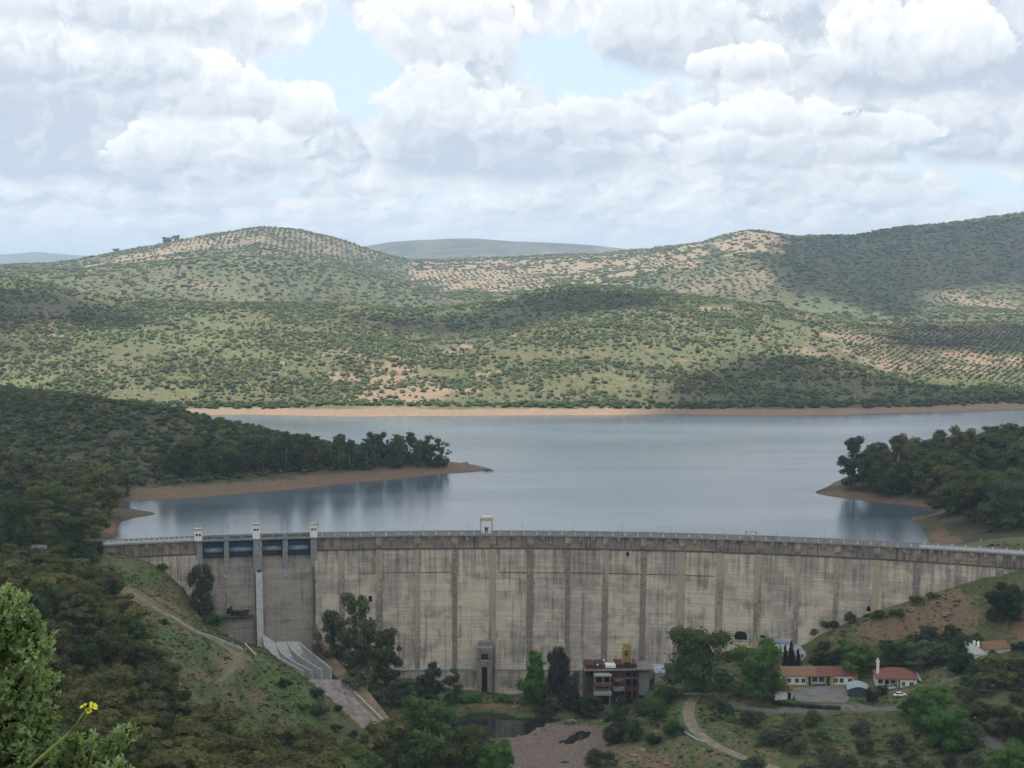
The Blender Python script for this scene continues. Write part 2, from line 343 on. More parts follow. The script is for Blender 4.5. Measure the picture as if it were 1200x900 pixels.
YARD = PL([(932, 806, -35.0), (985, 803, -35), (1000, 812, -35), (990, 824, -35), (935, 822, -35), (925, 812, -35)])
CHUTE0 = dict(a=np.array([-92., 592., -29.5]), )
chute_line = np.array([P(338, 757, 593), P(350, 768, 585), P(372, 797, 566), P(395, 815, 560), P(436, 852, 549)])
def H(X, Y):
    X = np.asarray(X, float); Y = np.asarray(Y, float); out = np.full(X.shape, -10.0)
    nearm = Y < 1230; farm = Y > 1060
    if nearm.any():
        x = X[nearm]; y = Y[nearm]; r = np.hypot(x - DX, y - DY); th = np.abs(np.arctan2(x - DX, y - DY))
        hd = tps_eval(TD, x, np.minimum(y, 640)); hu = tps_eval(TU, x, np.maximum(y, 560))
        s = r - (DR + 3.0)
        wgt = sstep(-6, 6, s)
        rough = fbm(x, y, 22, 4, 3) * 1.1 + fbm(x, y, 70, 3, 4) * 1.6
        damp = sstep(0, 9, np.abs(r - DR + 6)) * np.clip(np.hypot(x, y) / 60, 0.05, 1)
        hd = hd + rough * damp * .8; hu = hu + rough * .45 * sstep(0.5, 8, hu)
        h = hd * (1 - wgt) + hu * wgt
        for q in pools:
            sd = poly_sd(x, y, q) + fbm(x, y, 5, 3, 88) * 1.6; h = np.where(sd < 0, np.minimum(h, POOLZ - .15 + np.maximum(sd, -3) * .35), np.where(sd < 14, np.maximum(h * 1.0, POOLZ + .12 + np.minimum(sd, 5) * .04), h))
        for line, hw in ROADS.values():
            d_, z_ = line_d(x, y, line); k_ = 1 - sstep(hw + 1.2, hw + 5, d_); h = h * (1 - k_) + (z_ - .05) * k_
        d_, z_ = line_d(x, y, chute_line); k_ = 1 - sstep(8.5, 12.5, d_); h = h * (1 - k_) + np.minimum(z_ - 5.5, h) * k_
        sd = poly_sd(x, y, YARD[:, :2]); k_ = 1 - sstep(3, 9, sd); h = h * (1 - k_) + (-35.0) * k_
        sd = poly_sd(x, y, np.array([(26., 566.), (40., 566.), (44., 584.), (44., 600.), (26., 600.)])); k_ = 1 - sstep(0, 9, sd); h = h * (1 - k_) + np.minimum(h, -50.2) * k_
        out[nearm] = h
    if farm.any():
        x = X[farm]; y = Y[farm]; hf = far_h(x, y); k_ = sstep(1130, 1215, y)
        out[farm] = np.where(y >= 1230, hf, out[farm] * (1 - k_) + hf * k_)
    return out
def h1(x, y): return float(H(np.array([x]), np.array([y]))[0])
def hit_many(pxs, pys, y0, y1, n=160):
    """first crossing of the line of sight with the terrain between depths y0 and y1"""
    pxs = np.asarray(pxs, float); pys = np.asarray(pys, float)
    a, b = ray(pxs, pys); Ys = np.linspace(y0, y1, n)[None] * np.ones((len(pxs), 1))
    D_ = HC + Ys * b[:, None] - H((Ys * a[:, None]).ravel(), Ys.ravel()).reshape(Ys.shape)
    i = np.argmax(D_ < 0, axis=1); ok = (D_ < 0).any(axis=1) & (i > 0); i = np.maximum(i, 1); r = np.arange(len(pxs))
    f = D_[r, i - 1] / (D_[r, i - 1] - D_[r, i] + 1e-9); Y = Ys[r, i - 1] + (Ys[r, i] - Ys[r, i - 1]) * np.clip(f, 0, 1)
    X = Y * a; Z = H(X, Y); return X, Y, Z, ok

# ------------------------------------------------------------------ ground colour zones (what grows or lies where), fixed to the ground
def splat(px, py, items):
    acc = np.zeros_like(px)
    for cx, cy, rx, ry, v in items: acc = acc + v * np.exp(-((px - cx) / rx) ** 2 - ((py - cy) / ry) ** 2)
    return acc
def inpoly(px, py, poly, soft=4):
    sd = poly_sd(px, py, np.array(poly, float)); return 1 - sstep(-soft, soft, sd)
def zones(X, Y, Z):
    """soil (bare tan earth), lush (fresh grass), rock (grey-pink gravel)"""
    px, py = proj(X, Y, Z); nn = np.where(Y < 1230, fbm(X, Y, 8, 4, 77), fbm(X, Y, 45, 4, 79)); soil = np.zeros_like(px); lush = np.zeros_like(px); rock = np.zeros_like(px)
    near = Y < 605; banks = (Y >= 605) & (Y < 1225); mid = (Y >= 1225) & (Y < r2y(600 + F * X / Y) + 60); far = ~(near | banks | mid)
    wx = px + nn * 22; wy = py + np.where(Y < 1230, fbm(X, Y, 9, 4, 78), fbm(X, Y, 50, 4, 80)) * 13
    soil += near * np.clip(splat(wx, wy, [(175, 700, 45, 14, 1.0), (205, 715, 30, 12, .6), (222, 735, 14, 16, .9), (268, 778, 40, 16, 1.0), (245, 790, 40, 16, .6), (300, 815, 30, 20, .8), (150, 690, 30, 10, .5),
            (330, 850, 25, 18, .6), (1100, 715, 90, 20, .75), (1000, 748, 70, 16, .6), (1130, 700, 60, 20, .6), (1190, 742, 60, 12, 1.0), (1060, 735, 60, 14, .5), (880, 830, 60, 8, .7), (860, 862, 40, 18, .8),
            (760, 885, 60, 14, 1.0), (1130, 800, 60, 12, .7), (1000, 880, 120, 20, .5), (620, 826, 70, 6, .6), (560, 826, 40, 6, .5), (1195, 745, 50, 25, .9), (800, 895, 60, 10, .8), (700, 880, 30, 18, .5)]), 0, 1)
    lush += near * np.clip(splat(wx, wy, [(170, 675, 60, 10, .8), (200, 745, 60, 16, .7), (255, 735, 22, 20, 1.0), (300, 790, 70, 16, .8), (340, 830, 60, 22, .8), (240, 770, 40, 10, .4), (850, 840, 60, 20, .6), (790, 830, 30, 25, .5),
            (540, 815, 90, 10, .9), (660, 850, 60, 10, .7), (1060, 870, 100, 30, .4), (930, 850, 60, 15, .3), (300, 870, 80, 25, .7), (160, 700, 90, 14, .3)]), 0, 1)
    rock += near * np.clip(inpoly(wx, wy, [(574, 867), (620, 861), (632, 853), (660, 850), (720, 856), (712, 872), (690, 885), (690, 930), (560, 930), (565, 885)], 5) + splat(wx, wy, [(750, 860, 22, 22, .45), (560, 845, 40, 5, .9)]), 0, 1)
    zb = np.where(banks, np.where(X > 100, .68 * (1 - sstep(1.0, 3.4, Z + nn * 1.2)), 1 - sstep(2.6, 4.6, Z + nn * 1.0)), 0); soil += zb * np.where((X < -140) & (Y < 765), .45, 1)
    soil += banks * np.clip(splat(wx, wy, [(1010, 575, 60, 12, .7), (1130, 620, 60, 20, .35), (20, 520, 80, 25, .5), (200, 505, 90, 12, .5), (100, 545, 60, 12, .4), (90, 625, 60, 12, .5)]), 0, 1)
    lush += banks * np.clip(splat(wx, wy, [(1080, 610, 25, 12, .6), (1160, 635, 60, 12, .4), (120, 612, 60, 14, .5)]), 0, 1)
    soil += mid * np.clip(1 - sstep(2.8, 4.6, Z + nn * 1.2), 0, 1) * .9
    soil += mid * sstep(.12, .5, fbm(X, Y, 26, 4, 84)) * .75 * sstep(-.3, .4, fbm(X, Y, 160, 3, 85))
    soil += mid * np.clip(splat(wx, wy, [(455, 445, 75, 30, .85), (490, 460, 90, 18, .5), (25, 385, 75, 18, .9), (100, 375, 50, 10, .4), (300, 400, 60, 10, .5), (400, 412, 25, 6, .6), (735, 405, 40, 8, .5), (1080, 400, 140, 26, .62), (1120, 430, 110, 16, .7),
            (960, 410, 60, 30, .45), (80, 430, 90, 16, .45), (340, 360, 60, 6, .4), (860, 370, 90, 12, .35), (570, 390, 60, 10, .25), (460, 398, 6, 12, .6), (1000, 440, 70, 10, .4)]), 0, 1)
    lush += mid * np.clip(splat(wx, wy, [(20, 450, 70, 20, .9), (200, 400, 160, 30, .6), (300, 385, 160, 20, .5), (520, 372, 90, 12, .7), (860, 400, 120, 20, .8), (950, 395, 80, 22, .8), (760, 420, 60, 14, .4), (1130, 445, 100, 8, .7), (180, 350, 60, 6, .5)]), 0, 1)
    soil += far * np.clip(inpoly(wx, wy, [(100, 316), (140, 300), (240, 274), (245, 296), (140, 314)], 3) * .95 + inpoly(wx, wy, [(240, 300), (260, 268), (330, 262), (400, 275), (470, 305), (440, 312), (330, 300)], 4) * .55
            + inpoly(wx, wy, [(480, 308), (640, 300), (760, 288), (830, 282), (835, 300), (760, 322), (700, 335), (600, 345), (520, 340), (470, 325)], 4) * .95 + inpoly(wx, wy, [(835, 285), (880, 262), (925, 275), (930, 290), (860, 300)], 3) * .9
            + inpoly(wx, wy, [(760, 330), (830, 312), (930, 315), (900, 340), (800, 350)], 4) * .5 + splat(wx, wy, [(1000, 290, 60, 14, .35), (1120, 350, 40, 14, .6), (1180, 360, 40, 12, .7), (1100, 275, 80, 10, .3), (600, 325, 60, 10, .3), (180, 330, 100, 8, .35), (280, 335, 100, 6, .3), (500, 292, 60, 6, .3)]), 0, 1)
    lush += far * np.clip(splat(wx, wy, [(950, 358, 60, 10, .9), (420, 345, 60, 10, .4), (330, 300, 120, 10, .3)]), 0, 1)
    brk = np.where(Y < 605, .58 + .9 * fbm(X, Y, 11, 4, 81), np.where(Y < 2150, .62 + .9 * fbm(X, Y, 40, 4, 82), .88 + .4 * fbm(X, Y, 90, 4, 83))); shore_ = (Y > 605) & (Y < 1500) & (Z < 5.5) & ((X < 100) | (Y > 1225))
    soil = np.where(shore_, soil, soil * np.clip(brk, .1, 1.25))
    return np.clip(soil, 0, 1), np.clip(lush, 0, 1), np.clip(rock, 0, 1)

# ------------------------------------------------------------------ materials
def new_mat(name):
    m_ = bpy.data.materials.new(name); m_.use_nodes = True; return m_, NT(m_.node_tree)
def finish(t, col, rough=.9, bump=None, bstr=.5, bdist=.1, spec=.25, metal=0.0):
    bs = t.n('ShaderNodeBsdfPrincipled'); t.put(bs.inputs['Base Color'], col); t.put(bs.inputs['Roughness'], rough); t.put(bs.inputs['Specular IOR Level'], spec); t.put(bs.inputs['Metallic'], metal)
    if bump is not None:
        b = t.n('ShaderNodeBump'); b.inputs['Strength'].default_value = bstr; b.inputs['Distance'].default_value = bdist; t.put(b.inputs['Height'], bump); t.t.links.new(b.outputs[0], bs.inputs['Normal'])
    o = t.n('ShaderNodeOutputMaterial'); t.t.links.new(bs.outputs[0], o.inputs[0]); return bs
def pos(t): return t.n('ShaderNodeNewGeometry').outputs['Position']
def simple(name, col, rough=.8, var=.25, scale=1.0, spec=.3, metal=0.0, bump=0.0):
    m_, t = new_mat(name); p = pos(t); n1 = t.noise(p, scale, 5, .6)
    f = t.ramp(n1, .25, .75, 1 - var, 1 + var * .5)
    c = t.mix(1, col, t.comb(f, f, f), 'MULTIPLY')
    finish(t, c, rough, n1 if bump else None, bump, .05, spec, metal); return m_
def ground_mat(name, sc_, dry, green, soil, rock, strand=False):
    m_, t = new_mat(name); p = pos(t)
    at = t.n('ShaderNodeAttribute', attribute_name='zone'); so_, lu, ro = t.xyz(at.outputs['Vector'])
    n1 = t.noise(p, sc_, 6, .62); n2 = t.noise(p, sc_ * 6, 5, .65); n3 = t.noise(p, sc_ * .22, 3, .5); n4 = t.noise(p, sc_ * 30, 3, .6)
    g = t.mix(t.ramp(n1, .38, .62), dry, green)
    g = t.mix(t.ramp(t.m('ADD', lu, t.m('MULTIPLY', t.m('SUBTRACT', n2, .5), .9)), .2, .75, 0, .9), g, tuple(c * 1.25 for c in green))
    g = t.mix(t.ramp(n3, .4, .65, 0, .5), g, tuple(a * .7 for a in dry))
    s2 = t.mix(t.ramp(n2, .35, .65), soil, tuple(c * k_ for c, k_ in zip(soil, (.62, .58, .55))))
    s2 = t.mix(t.ramp(n1, .45, .7, 0, .6), s2, tuple(c * k_ for c, k_ in zip(soil, (1.15, .82, .68))))
    if strand:
        px_, py_, pz_ = t.xyz(p); ln = t.noise(t.comb(0, t.m('MULTIPLY', n1, .35), t.m('MULTIPLY', pz_, 2.6)), 1, 3, .6); pe = t.noise(p, .45, 4, .7)
        s2 = t.mix(t.m('MULTIPLY', t.ramp(ln, .45, .6), .6), s2, tuple(c * .62 for c in soil)); s2 = t.mix(t.ramp(pe, .56, .66, 0, .55), s2, (.13, .115, .10)); s2 = t.mix(t.ramp(pz_, .5, -.1, 0, .8), s2, tuple(c * .45 for c in soil))
    f = t.ramp(t.m('ADD', so_, t.m('MULTIPLY', t.m('SUBTRACT', n2, .5), 1.1)), .3, .7)
    g = t.mix(f, g, s2)
    r2 = t.mix(t.ramp(n4, .35, .7), tuple(c * .6 for c in rock), tuple(c * 1.15 for c in rock))
    g = t.mix(t.ramp(t.m('ADD', ro, t.m('MULTIPLY', t.m('SUBTRACT', n2, .5), .5)), .4, .6), g, r2)
    f = t.m('MULTIPLY', t.ramp(n4, .3, .7, .72, 1.18), t.ramp(n2, .3, .7, .72, 1.25)); g = t.mix(1, g, t.comb(f, f, f), 'MULTIPLY')
    finish(t, g, .95, t.m('ADD', n2, t.m('MULTIPLY', n4, .5)), .7, .6 / sc_ * .05, .1); return m_
M = {}
M['g_near'] = ground_mat('near_ground', .12, (.15, .135, .07), (.07, .11, .035), (.235, .175, .115), (.215, .165, .135))
M['g_bank'] = ground_mat('bank_ground', .08, (.105, .09, .055), (.05, .065, .03), (.22, .16, .112), (.20, .17, .15), True)
M['g_mid'] = ground_mat('middle_hill_ground', .035, (.142, .132, .070), (.105, .116, .056), (.33, .255, .178), (.3, .26, .2), True)
M['g_far'] = ground_mat('far_hill_ground', .02, (.145, .138, .08), (.10, .115, .062), (.33, .27, .19), (.3, .26, .2))
M['g_dist'] = ground_mat('distant_ground', .009, (.115, .115, .085), (.045, .062, .05), (.22, .18, .12), (.2, .2, .2))
def foliage(name, c1, c2, scale=.5, var=.35):
    m_, t = new_mat(name); p = pos(t); oi = t.n('ShaderNodeObjectInfo').outputs['Random']
    n1 = t.noise(p, scale, 4, .6); n2 = t.noise(p, scale * 5, 2, .5)
    c = t.mix(t.ramp(n1, .35, .65), c1, c2)
    f = t.m('MULTIPLY', t.ramp(oi, 0, 1, 1 - var, 1 + var * .6, False), t.ramp(n2, .3, .7, .72, 1.25))
    c = t.mix(1, c, t.comb(f, f, t.m('MULTIPLY', f, t.ramp(oi, 0, 1, 1.1, .8, False))), 'MULTIPLY')
    bs = finish(t, c, .75, None, spec=.15); tl = t.n('ShaderNodeBsdfTranslucent'); t.put(tl.inputs[0], t.mix(1, c, (1.5, 1.7, .9), 'MULTIPLY')); mx = t.n('ShaderNodeMixShader'); mx.inputs[0].default_value = .38
    out = [q for q in t.t.nodes if q.type == 'OUTPUT_MATERIAL'][0]; t.t.links.new(bs.outputs[0], mx.inputs[1]); t.t.links.new(tl.outputs[0], mx.inputs[2]); t.t.links.new(mx.outputs[0], out.inputs[0]); return m_
M['leaf_dark'] = foliage('leaves_dark_green', (.05, .08, .028), (.09, .125, .042))
M['leaf_bright'] = foliage('leaves_bright_green', (.075, .15, .028), (.125, .22, .045), var=.15)
M['leaf_poplar'] = foliage('leaves_poplar', (.055, .14, .03), (.095, .20, .045), var=.1)
M['leaf_grey'] = foliage('leaves_grey_green', (.065, .085, .048), (.115, .14, .075))
M['leaf_olive'] = foliage('leaves_olive', (.072, .095, .06), (.13, .155, .095))
M['leaf_brown'] = foliage('leaves_brown_green', (.10, .102, .042), (.165, .162, .068), scale=.2)
M['leaf_dusky'] = foliage('leaves_dusky', (.05, .05, .045), (.085, .08, .07))
M['leaf_yellow'] = foliage('leaves_yellow_green', (.06, .08, .025), (.105, .12, .04))
M['leaf_pine'] = foliage('leaves_pine', (.028, .06, .026), (.055, .10, .04))
M['leaf_cypress'] = foliage('leaves_cypress', (.014, .02, .014), (.028, .035, .022))
M['leaf_scrub'] = foliage('leaves_hill_scrub', (.13, .16, .07), (.19, .22, .105), scale=.03, var=.3)
M['leaf_scrub2'] = foliage('leaves_hill_oak', (.085, .11, .055), (.135, .155, .08), scale=.02, var=.35)
M['leaf_orchard'] = foliage('leaves_orchard', (.08, .105, .06), (.12, .14, .085), scale=.02, var=.3)
M['leaf_green'] = foliage('leaves_mid_green', (.052, .10, .03), (.10, .165, .05), scale=.25, var=.2)
M['leaf_low'] = foliage('leaves_low_scrub', (.06, .095, .028), (.12, .14, .05), scale=.1, var=.5)
M['leaf_dry'] = foliage('dry_grass_blades', (.14, .11, .055), (.24, .19, .10), scale=.15, var=.35)
M['leaf_grass'] = foliage('green_grass_blades', (.07, .11, .035), (.14, .17, .06), scale=.1, var=.3)
M['bark'] = simple('bark', (.12, .095, .07), .9, .4, 3)
M['bark_pale'] = simple('pale_bark', (.26, .23, .19), .9, .4, 3)

# ------------------------------------------------------------------ terrain mesh
UC = np.concatenate([np.linspace(-.52, -.34, 40)[:-1], np.linspace(-.34, .34, 520), np.linspace(.34, .52, 40)[1:]])
ROWS = np.concatenate([np.arange(-30, 12, 3.), np.arange(12, 130, 2.5), np.arange(130, 420, 2.), np.arange(420, 620, 1.15), np.arange(620, 1220, 3.), np.arange(1220, 2080, 4.), np.arange(2080, 4500, 13.), np.geomspace(4500, 22000, 130)])
def build_terrain(name, ra, rb, mat):
    r = ROWS[ra:rb + 1]; X = UC[None] * (np.maximum(r, -30)[:, None] + 60); Y = np.repeat(r[:, None], len(UC), 1)
    Z = H(X.ravel(), Y.ravel()).reshape(X.shape); nr, nc = X.shape
    V = np.stack([X, Y, Z], -1).reshape(-1, 3); i = np.arange(nr - 1)[:, None] * nc + np.arange(nc - 1)[None]
    Fc = np.stack([i, i + 1, i + nc + 1, i + nc], -1).reshape(-1, 4)
    me = npmesh(name, V, Fc, [mat], smooth=True)
    s, l, k_ = zones(V[:, 0], np.maximum(V[:, 1], 5), V[:, 2])
    at = me.attributes.new('zone', 'FLOAT_VECTOR', 'POINT'); at.data.foreach_set('vector', np.stack([s, l, k_], -1).astype(np.float32).ravel())
    return tag(link(name, me), kind='structure')
def ri(y): return int(np.argmin(np.abs(ROWS - y)))
cuts = [0, ri(622), ri(1223), ri(2120), ri(4800), len(ROWS) - 1]
for nm, mt, a, b in zip(('valley_ground', 'reservoir_banks', 'middle_hill', 'far_hills', 'distant_mountains'), ('g_near', 'g_bank', 'g_mid', 'g_far', 'g_dist'), cuts[:-1], cuts[1:]):
    build_terrain(nm, a, b, M[mt])

# ------------------------------------------------------------------ water
def water_mat(name, deep, bs_, rough, stretch):
    m_, t = new_mat(name); p = pos(t); x, y, z = t.xyz(p)
    q = t.comb(t.m('MULTIPLY', x, stretch), y, z)
    n1 = t.noise(q, .5, 3, .6); n2 = t.noise(q, .02, 4, .55); n3 = t.noise(t.comb(t.m('MULTIPLY', x, .25), y, z), .012, 4, .6)
    r = t.ramp(n3, .4, .62, rough * .85, rough * 1.2)
    b = finish(t, deep, r, t.m('ADD', n1, t.m('MULTIPLY', n2, 1.5)), bs_, 1.0, .5); b.inputs['IOR'].default_value = 1.33
    return m_
M['water'] = water_mat('lake_water', (.065, .095, .12), .07, .18, .5)
M['pool_water'] = water_mat('pool_water', (.016, .022, .018), .004, .015, 1)
V = []; n_ = 70
# lake outline follows the upstream face of the dam, so that the sheet never crosses it
ths = np.linspace(-.40, .56, 70)
inner = [dp(t_, DR + 4.5, 0) for t_ in ths]
lv = [(x, y, 0) for x, y, z in inner] + [(x * 1.0 + (x + 10) * .35, 1330, 0) for x, y, z in inner]
outer = [(-900 + 1800 * i / 69, 1400, 0) for i in range(70)]
lf = [(i, i + 1, 70 + i + 1, 70 + i) for i in range(69)]
lv = [(x, y, 0) for x, y, z in inner] + outer
tag(link('lake_water', npmesh('lake_water', lv, lf, [M['water']])), kind='structure')
pv = [(-60, 500, POOLZ), (60, 500, POOLZ), (60, 584, POOLZ), (-60, 584, POOLZ)]
pp = [np.array(q) for q in pools]
for q in pp:
    c0 = q.mean(0); q2 = c0 + (q - c0) * 1.22; bm_v = [(*a, POOLZ) for a in q2]
    me = bpy.data.meshes.new('river_pool'); me.from_pydata(bm_v, [], [tuple(range(len(bm_v)))]); me.materials.append(M['pool_water']); tag(link('river_pool', me), kind='structure')

# ------------------------------------------------------------------ foliage prototypes
def ico():
    t = (1 + 5 ** .5) / 2; v = np.array([(-1, t, 0), (1, t, 0), (-1, -t, 0), (1, -t, 0), (0, -1, t), (0, 1, t), (0, -1, -t), (0, 1, -t), (t, 0, -1), (t, 0, 1), (-t, 0, -1), (-t, 0, 1)], float); v /= np.linalg.norm(v[0])
    f = [(0, 11, 5), (0, 5, 1), (0, 1, 7), (0, 7, 10), (0, 10, 11), (1, 5, 9), (5, 11, 4), (11, 10, 2), (10, 7, 6), (7, 1, 8), (3, 9, 4), (3, 4, 2), (3, 2, 6), (3, 6, 8), (3, 8, 9), (4, 9, 5), (2, 4, 11), (6, 2, 10), (8, 6, 7), (9, 8, 1)]
    return v, np.array(f)
def leaves(rng, lobes, n, size, up=.25, jit=.34):
    """n small leaf-clump faces spread through the lobes' shells"""
    L = np.array(lobes, float); wgt = (L[:, 3] * L[:, 5]) ** 1.0; wgt /= wgt.sum()
    k_ = rng.choice(len(L), n, p=wgt); d_ = rng.normal(size=(n, 3)); d_[:, 2] += up; d_ /= np.linalg.norm(d_, axis=1)[:, None]
    rad = 1 - np.abs(rng.normal(size=n)) * jit; rad = np.where(rng.random(n) < .08, rad + .16, rad)
    c = L[k_, :3] + d_ * L[k_, 3:6] * rad[:, None]
    nrm = d_ * 1.1 + rng.normal(size=(n, 3)) * .5; nrm[:, 2] += .3; nrm /= np.linalg.norm(nrm, axis=1)[:, None]
    a = np.cross(nrm, rng.normal(size=(n, 3))); a /= np.linalg.norm(a, axis=1)[:, None] + 1e-9; b = np.cross(nrm, a)
    s = size * (.55 + rng.random(n) * .9); s = s[:, None]; asp = .6 + .5 * rng.random((n, 1))
    V = np.stack([c - a * s, c - b * s * asp, c + a * s * .9, c + b * s * asp], 1).reshape(-1, 3)
    return V, np.arange(4 * n).reshape(n, 4)
def lobes_for(kind, rng):
    L = []
    if kind == 'round':
        for i in range(30):
            a = rng.random() * 6.28; r = .36 * math.sqrt(rng.random()); z = .14 + .72 * rng.random(); q = math.sqrt(max(.1, 1 - ((z - .46) / .50) ** 2)); s = .09 + .07 * rng.random()
            L.append((r * math.cos(a) * q * 1.15, r * math.sin(a) * q * 1.15, z, s, s, s * .85))
        L.append((0, 0, .48, .32, .32, .36))
    elif kind == 'euc':
        for i in range(46):
            a = rng.random() * 6.28; z = .08 + .86 * rng.random(); r = .30 * rng.random() ** .5 * (1.12 - .7 * abs(z - .5) / .5); s = .045 + .065 * rng.random()
            L.append((r * math.cos(a), r * math.sin(a), z, s * 1.1, s * 1.1, s * .85))
    elif kind == 'poplar':
        for i in range(24):
            z = .10 + .86 * i / 24; q = .46 * min(1, (1.03 - z) * 1.35) ** .9 * min(1, (z + .12) * 3); a = rng.random() * 6.28; r = q * .5 * rng.random(); s = .06 + q * .30
            L.append((r * math.cos(a), r * math.sin(a), z, s, s, s * .55))
    elif kind == 'cypress':
        for i in range(12):
            z = .06 + .9 * i / 12; s = .42 * (1 - .85 * (i / 12) ** 1.5); L.append(((rng.random() - .5) * .1, (rng.random() - .5) * .1, z, s, s, .09))
    elif kind == 'pine':
        for i in range(22):
            z = .20 + .72 * rng.random(); q = .48 * (1 - ((z - .46) / .52) ** 2) ** .5; a = rng.random() * 6.28; r = q * math.sqrt(rng.random()); s = .10 + .05 * rng.random()
            L.append((r * math.cos(a), r * math.sin(a), z, s * 1.2, s * 1.2, s * .7))
    elif kind == 'olive':
        for i in range(15):
            a = rng.random() * 6.28; r = .33 * math.sqrt(rng.random()); z = .26 + .52 * rng.random() * (1.1 - r * 1.3); s = .13 + .08 * rng.random()
            L.append((r * math.cos(a), r * math.sin(a), z, s, s, s * .95))
    else:  # bush
        for i in range(9):
            a = rng.random() * 6.28; r = .34 * math.sqrt(rng.random()); z = .22 + .45 * rng.random() * (1 - r); s = .16 + .10 * rng.random()
            L.append((r * math.cos(a), r * math.sin(a), z, s, s, s * 1.1))
    return L
PROTO = {}
def proto(kind, var, n, size):
    key = (kind, var, n)
    if key in PROTO: return PROTO[key]
    rng = np.random.default_rng(hash((len(kind) * 7 + ord(kind[0]) * 31 + var * 101 + n)) % 99991)
    L = lobes_for(kind, rng); V, Fc = leaves(rng, L, n, size)
    iv, if_ = ico()   # dark cores stop the sky from showing through the middle of dense crowns
    core = {'round': .7, 'euc': .42, 'poplar': .75, 'cypress': .8, 'pine': .6, 'olive': .5, 'bush': .66}[kind]
    cv = []; cf = []
    for (x, y, z, a, b, c_) in L:
        cf.append(if_ + len(cv) * 12); cv.append(iv * np.array([a, b, c_]) * core * (1 + rng.normal(size=(12, 1)) * .12) + (x, y, z))
    cv = np.concatenate(cv); cf = np.concatenate(cf); cf4 = np.c_[cf, cf[:, 2]] + len(V)
    me = bpy.data.meshes.new('crown'); nV = np.concatenate([V, cv])
    allf = [tuple(f) for f in Fc.tolist()] + [tuple(f[:3]) for f in cf4.tolist()]
    me.from_pydata(nV.tolist(), [], allf); me.materials.append(M['leaf_dark']); me.update()
    mb = MB(); tr = {'round': (.035, .45), 'euc': (.03, .7), 'poplar': (.04, .8), 'cypress': (.06, .8), 'pine': (.035, .75), 'olive': (.05, .42), 'bush': (.02, .3)}[kind]
    pts = [(0, 0, -.04), ((rng.random() - .5) * .04, (rng.random() - .5) * .04, tr[1] * .45), ((rng.random() - .5) * .06, (rng.random() - .5) * .06, tr[1])]
    mb.tube(pts, [tr[0] * 1.25, tr[0] * .8, tr[0] * .35], 6)
    for l in sorted(L, key=lambda q: q[2])[:6]:
        if kind in ('cypress',): break
        z0 = min(tr[1] * .9, max(.12, l[2] * .55)); mb.tube([(0, 0, z0), (l[0] * .5, l[1] * .5, (z0 + l[2]) / 2 + .01), l[:3]], [tr[0] * .5, tr[0] * .35, tr[0] * .15], 4)
    tm = mb.mesh('trunk', M['bark_pale' if kind == 'euc' else 'bark'], True)
    PROTO[key] = (me, tm); return me, tm
NAME = {'round': 'broadleaf_tree', 'euc': 'eucalyptus_tree', 'poplar': 'poplar_tree', 'cypress': 'cypress_tree', 'pine': 'pine_tree', 'olive': 'olive_tree', 'bush': 'bush'}
CAT = {'bush': 'bush'}
rnd = random.Random(5)
def plant(kind, x, y, z, wd, ht, mat, label, group=None, n=1500, size=.035, var=None, parts=True, rz=None, name=None):
    n = 3200 if n < 2300 else 6500; size = .021 if n < 5000 else .0165
    if kind in ('poplar', 'cypress'): size *= 1.5
    """one tree: an Empty at its foot with a crown and a trunk"""
    cm, tm = proto(kind, rnd.randrange(4) if var is None else var, n, size)
    wd *= {'round': 1.28, 'euc': 1.42, 'poplar': 1.15, 'cypress': 1.1, 'pine': 1.2, 'olive': 1.2, 'bush': 1.1}[kind]
    rz = rnd.random() * 6.28 if rz is None else rz
    e = empty(name or NAME[kind], (x, y, z - .1), rz, label, CAT.get(kind, 'tree'), group)
    c = link('crown' if kind != 'bush' else 'foliage', cm, e); c.scale = (wd, wd, ht)
    c.material_slots[0].link = 'OBJECT'; c.material_slots[0].material = M[mat]
    t_ = link('trunk' if kind != 'bush' else 'stem', tm, e); t_.scale = (ht * .8, ht * .8, ht)
    return e
def plant_px(kind, px, py, wpx, hpx, mat, label, group=None, y0=420, y1=640, **kw):
    X, Y, Z, ok = hit_many([px], [py], y0, y1)
    if not ok[0]:
        if 'force' not in kw: print('no ground for', label, px, py); 
        p = P(px, py, kw.get('fallback', (y0 + y1) / 2)); X, Y, Z = [p[0]], [p[1]], [h1(p[0], p[1])]
    kw.pop('fallback', None); s = Y[0] / F
    return plant(kind, X[0], Y[0], Z[0], wpx * s, hpx * s, mat, label, group, **kw)


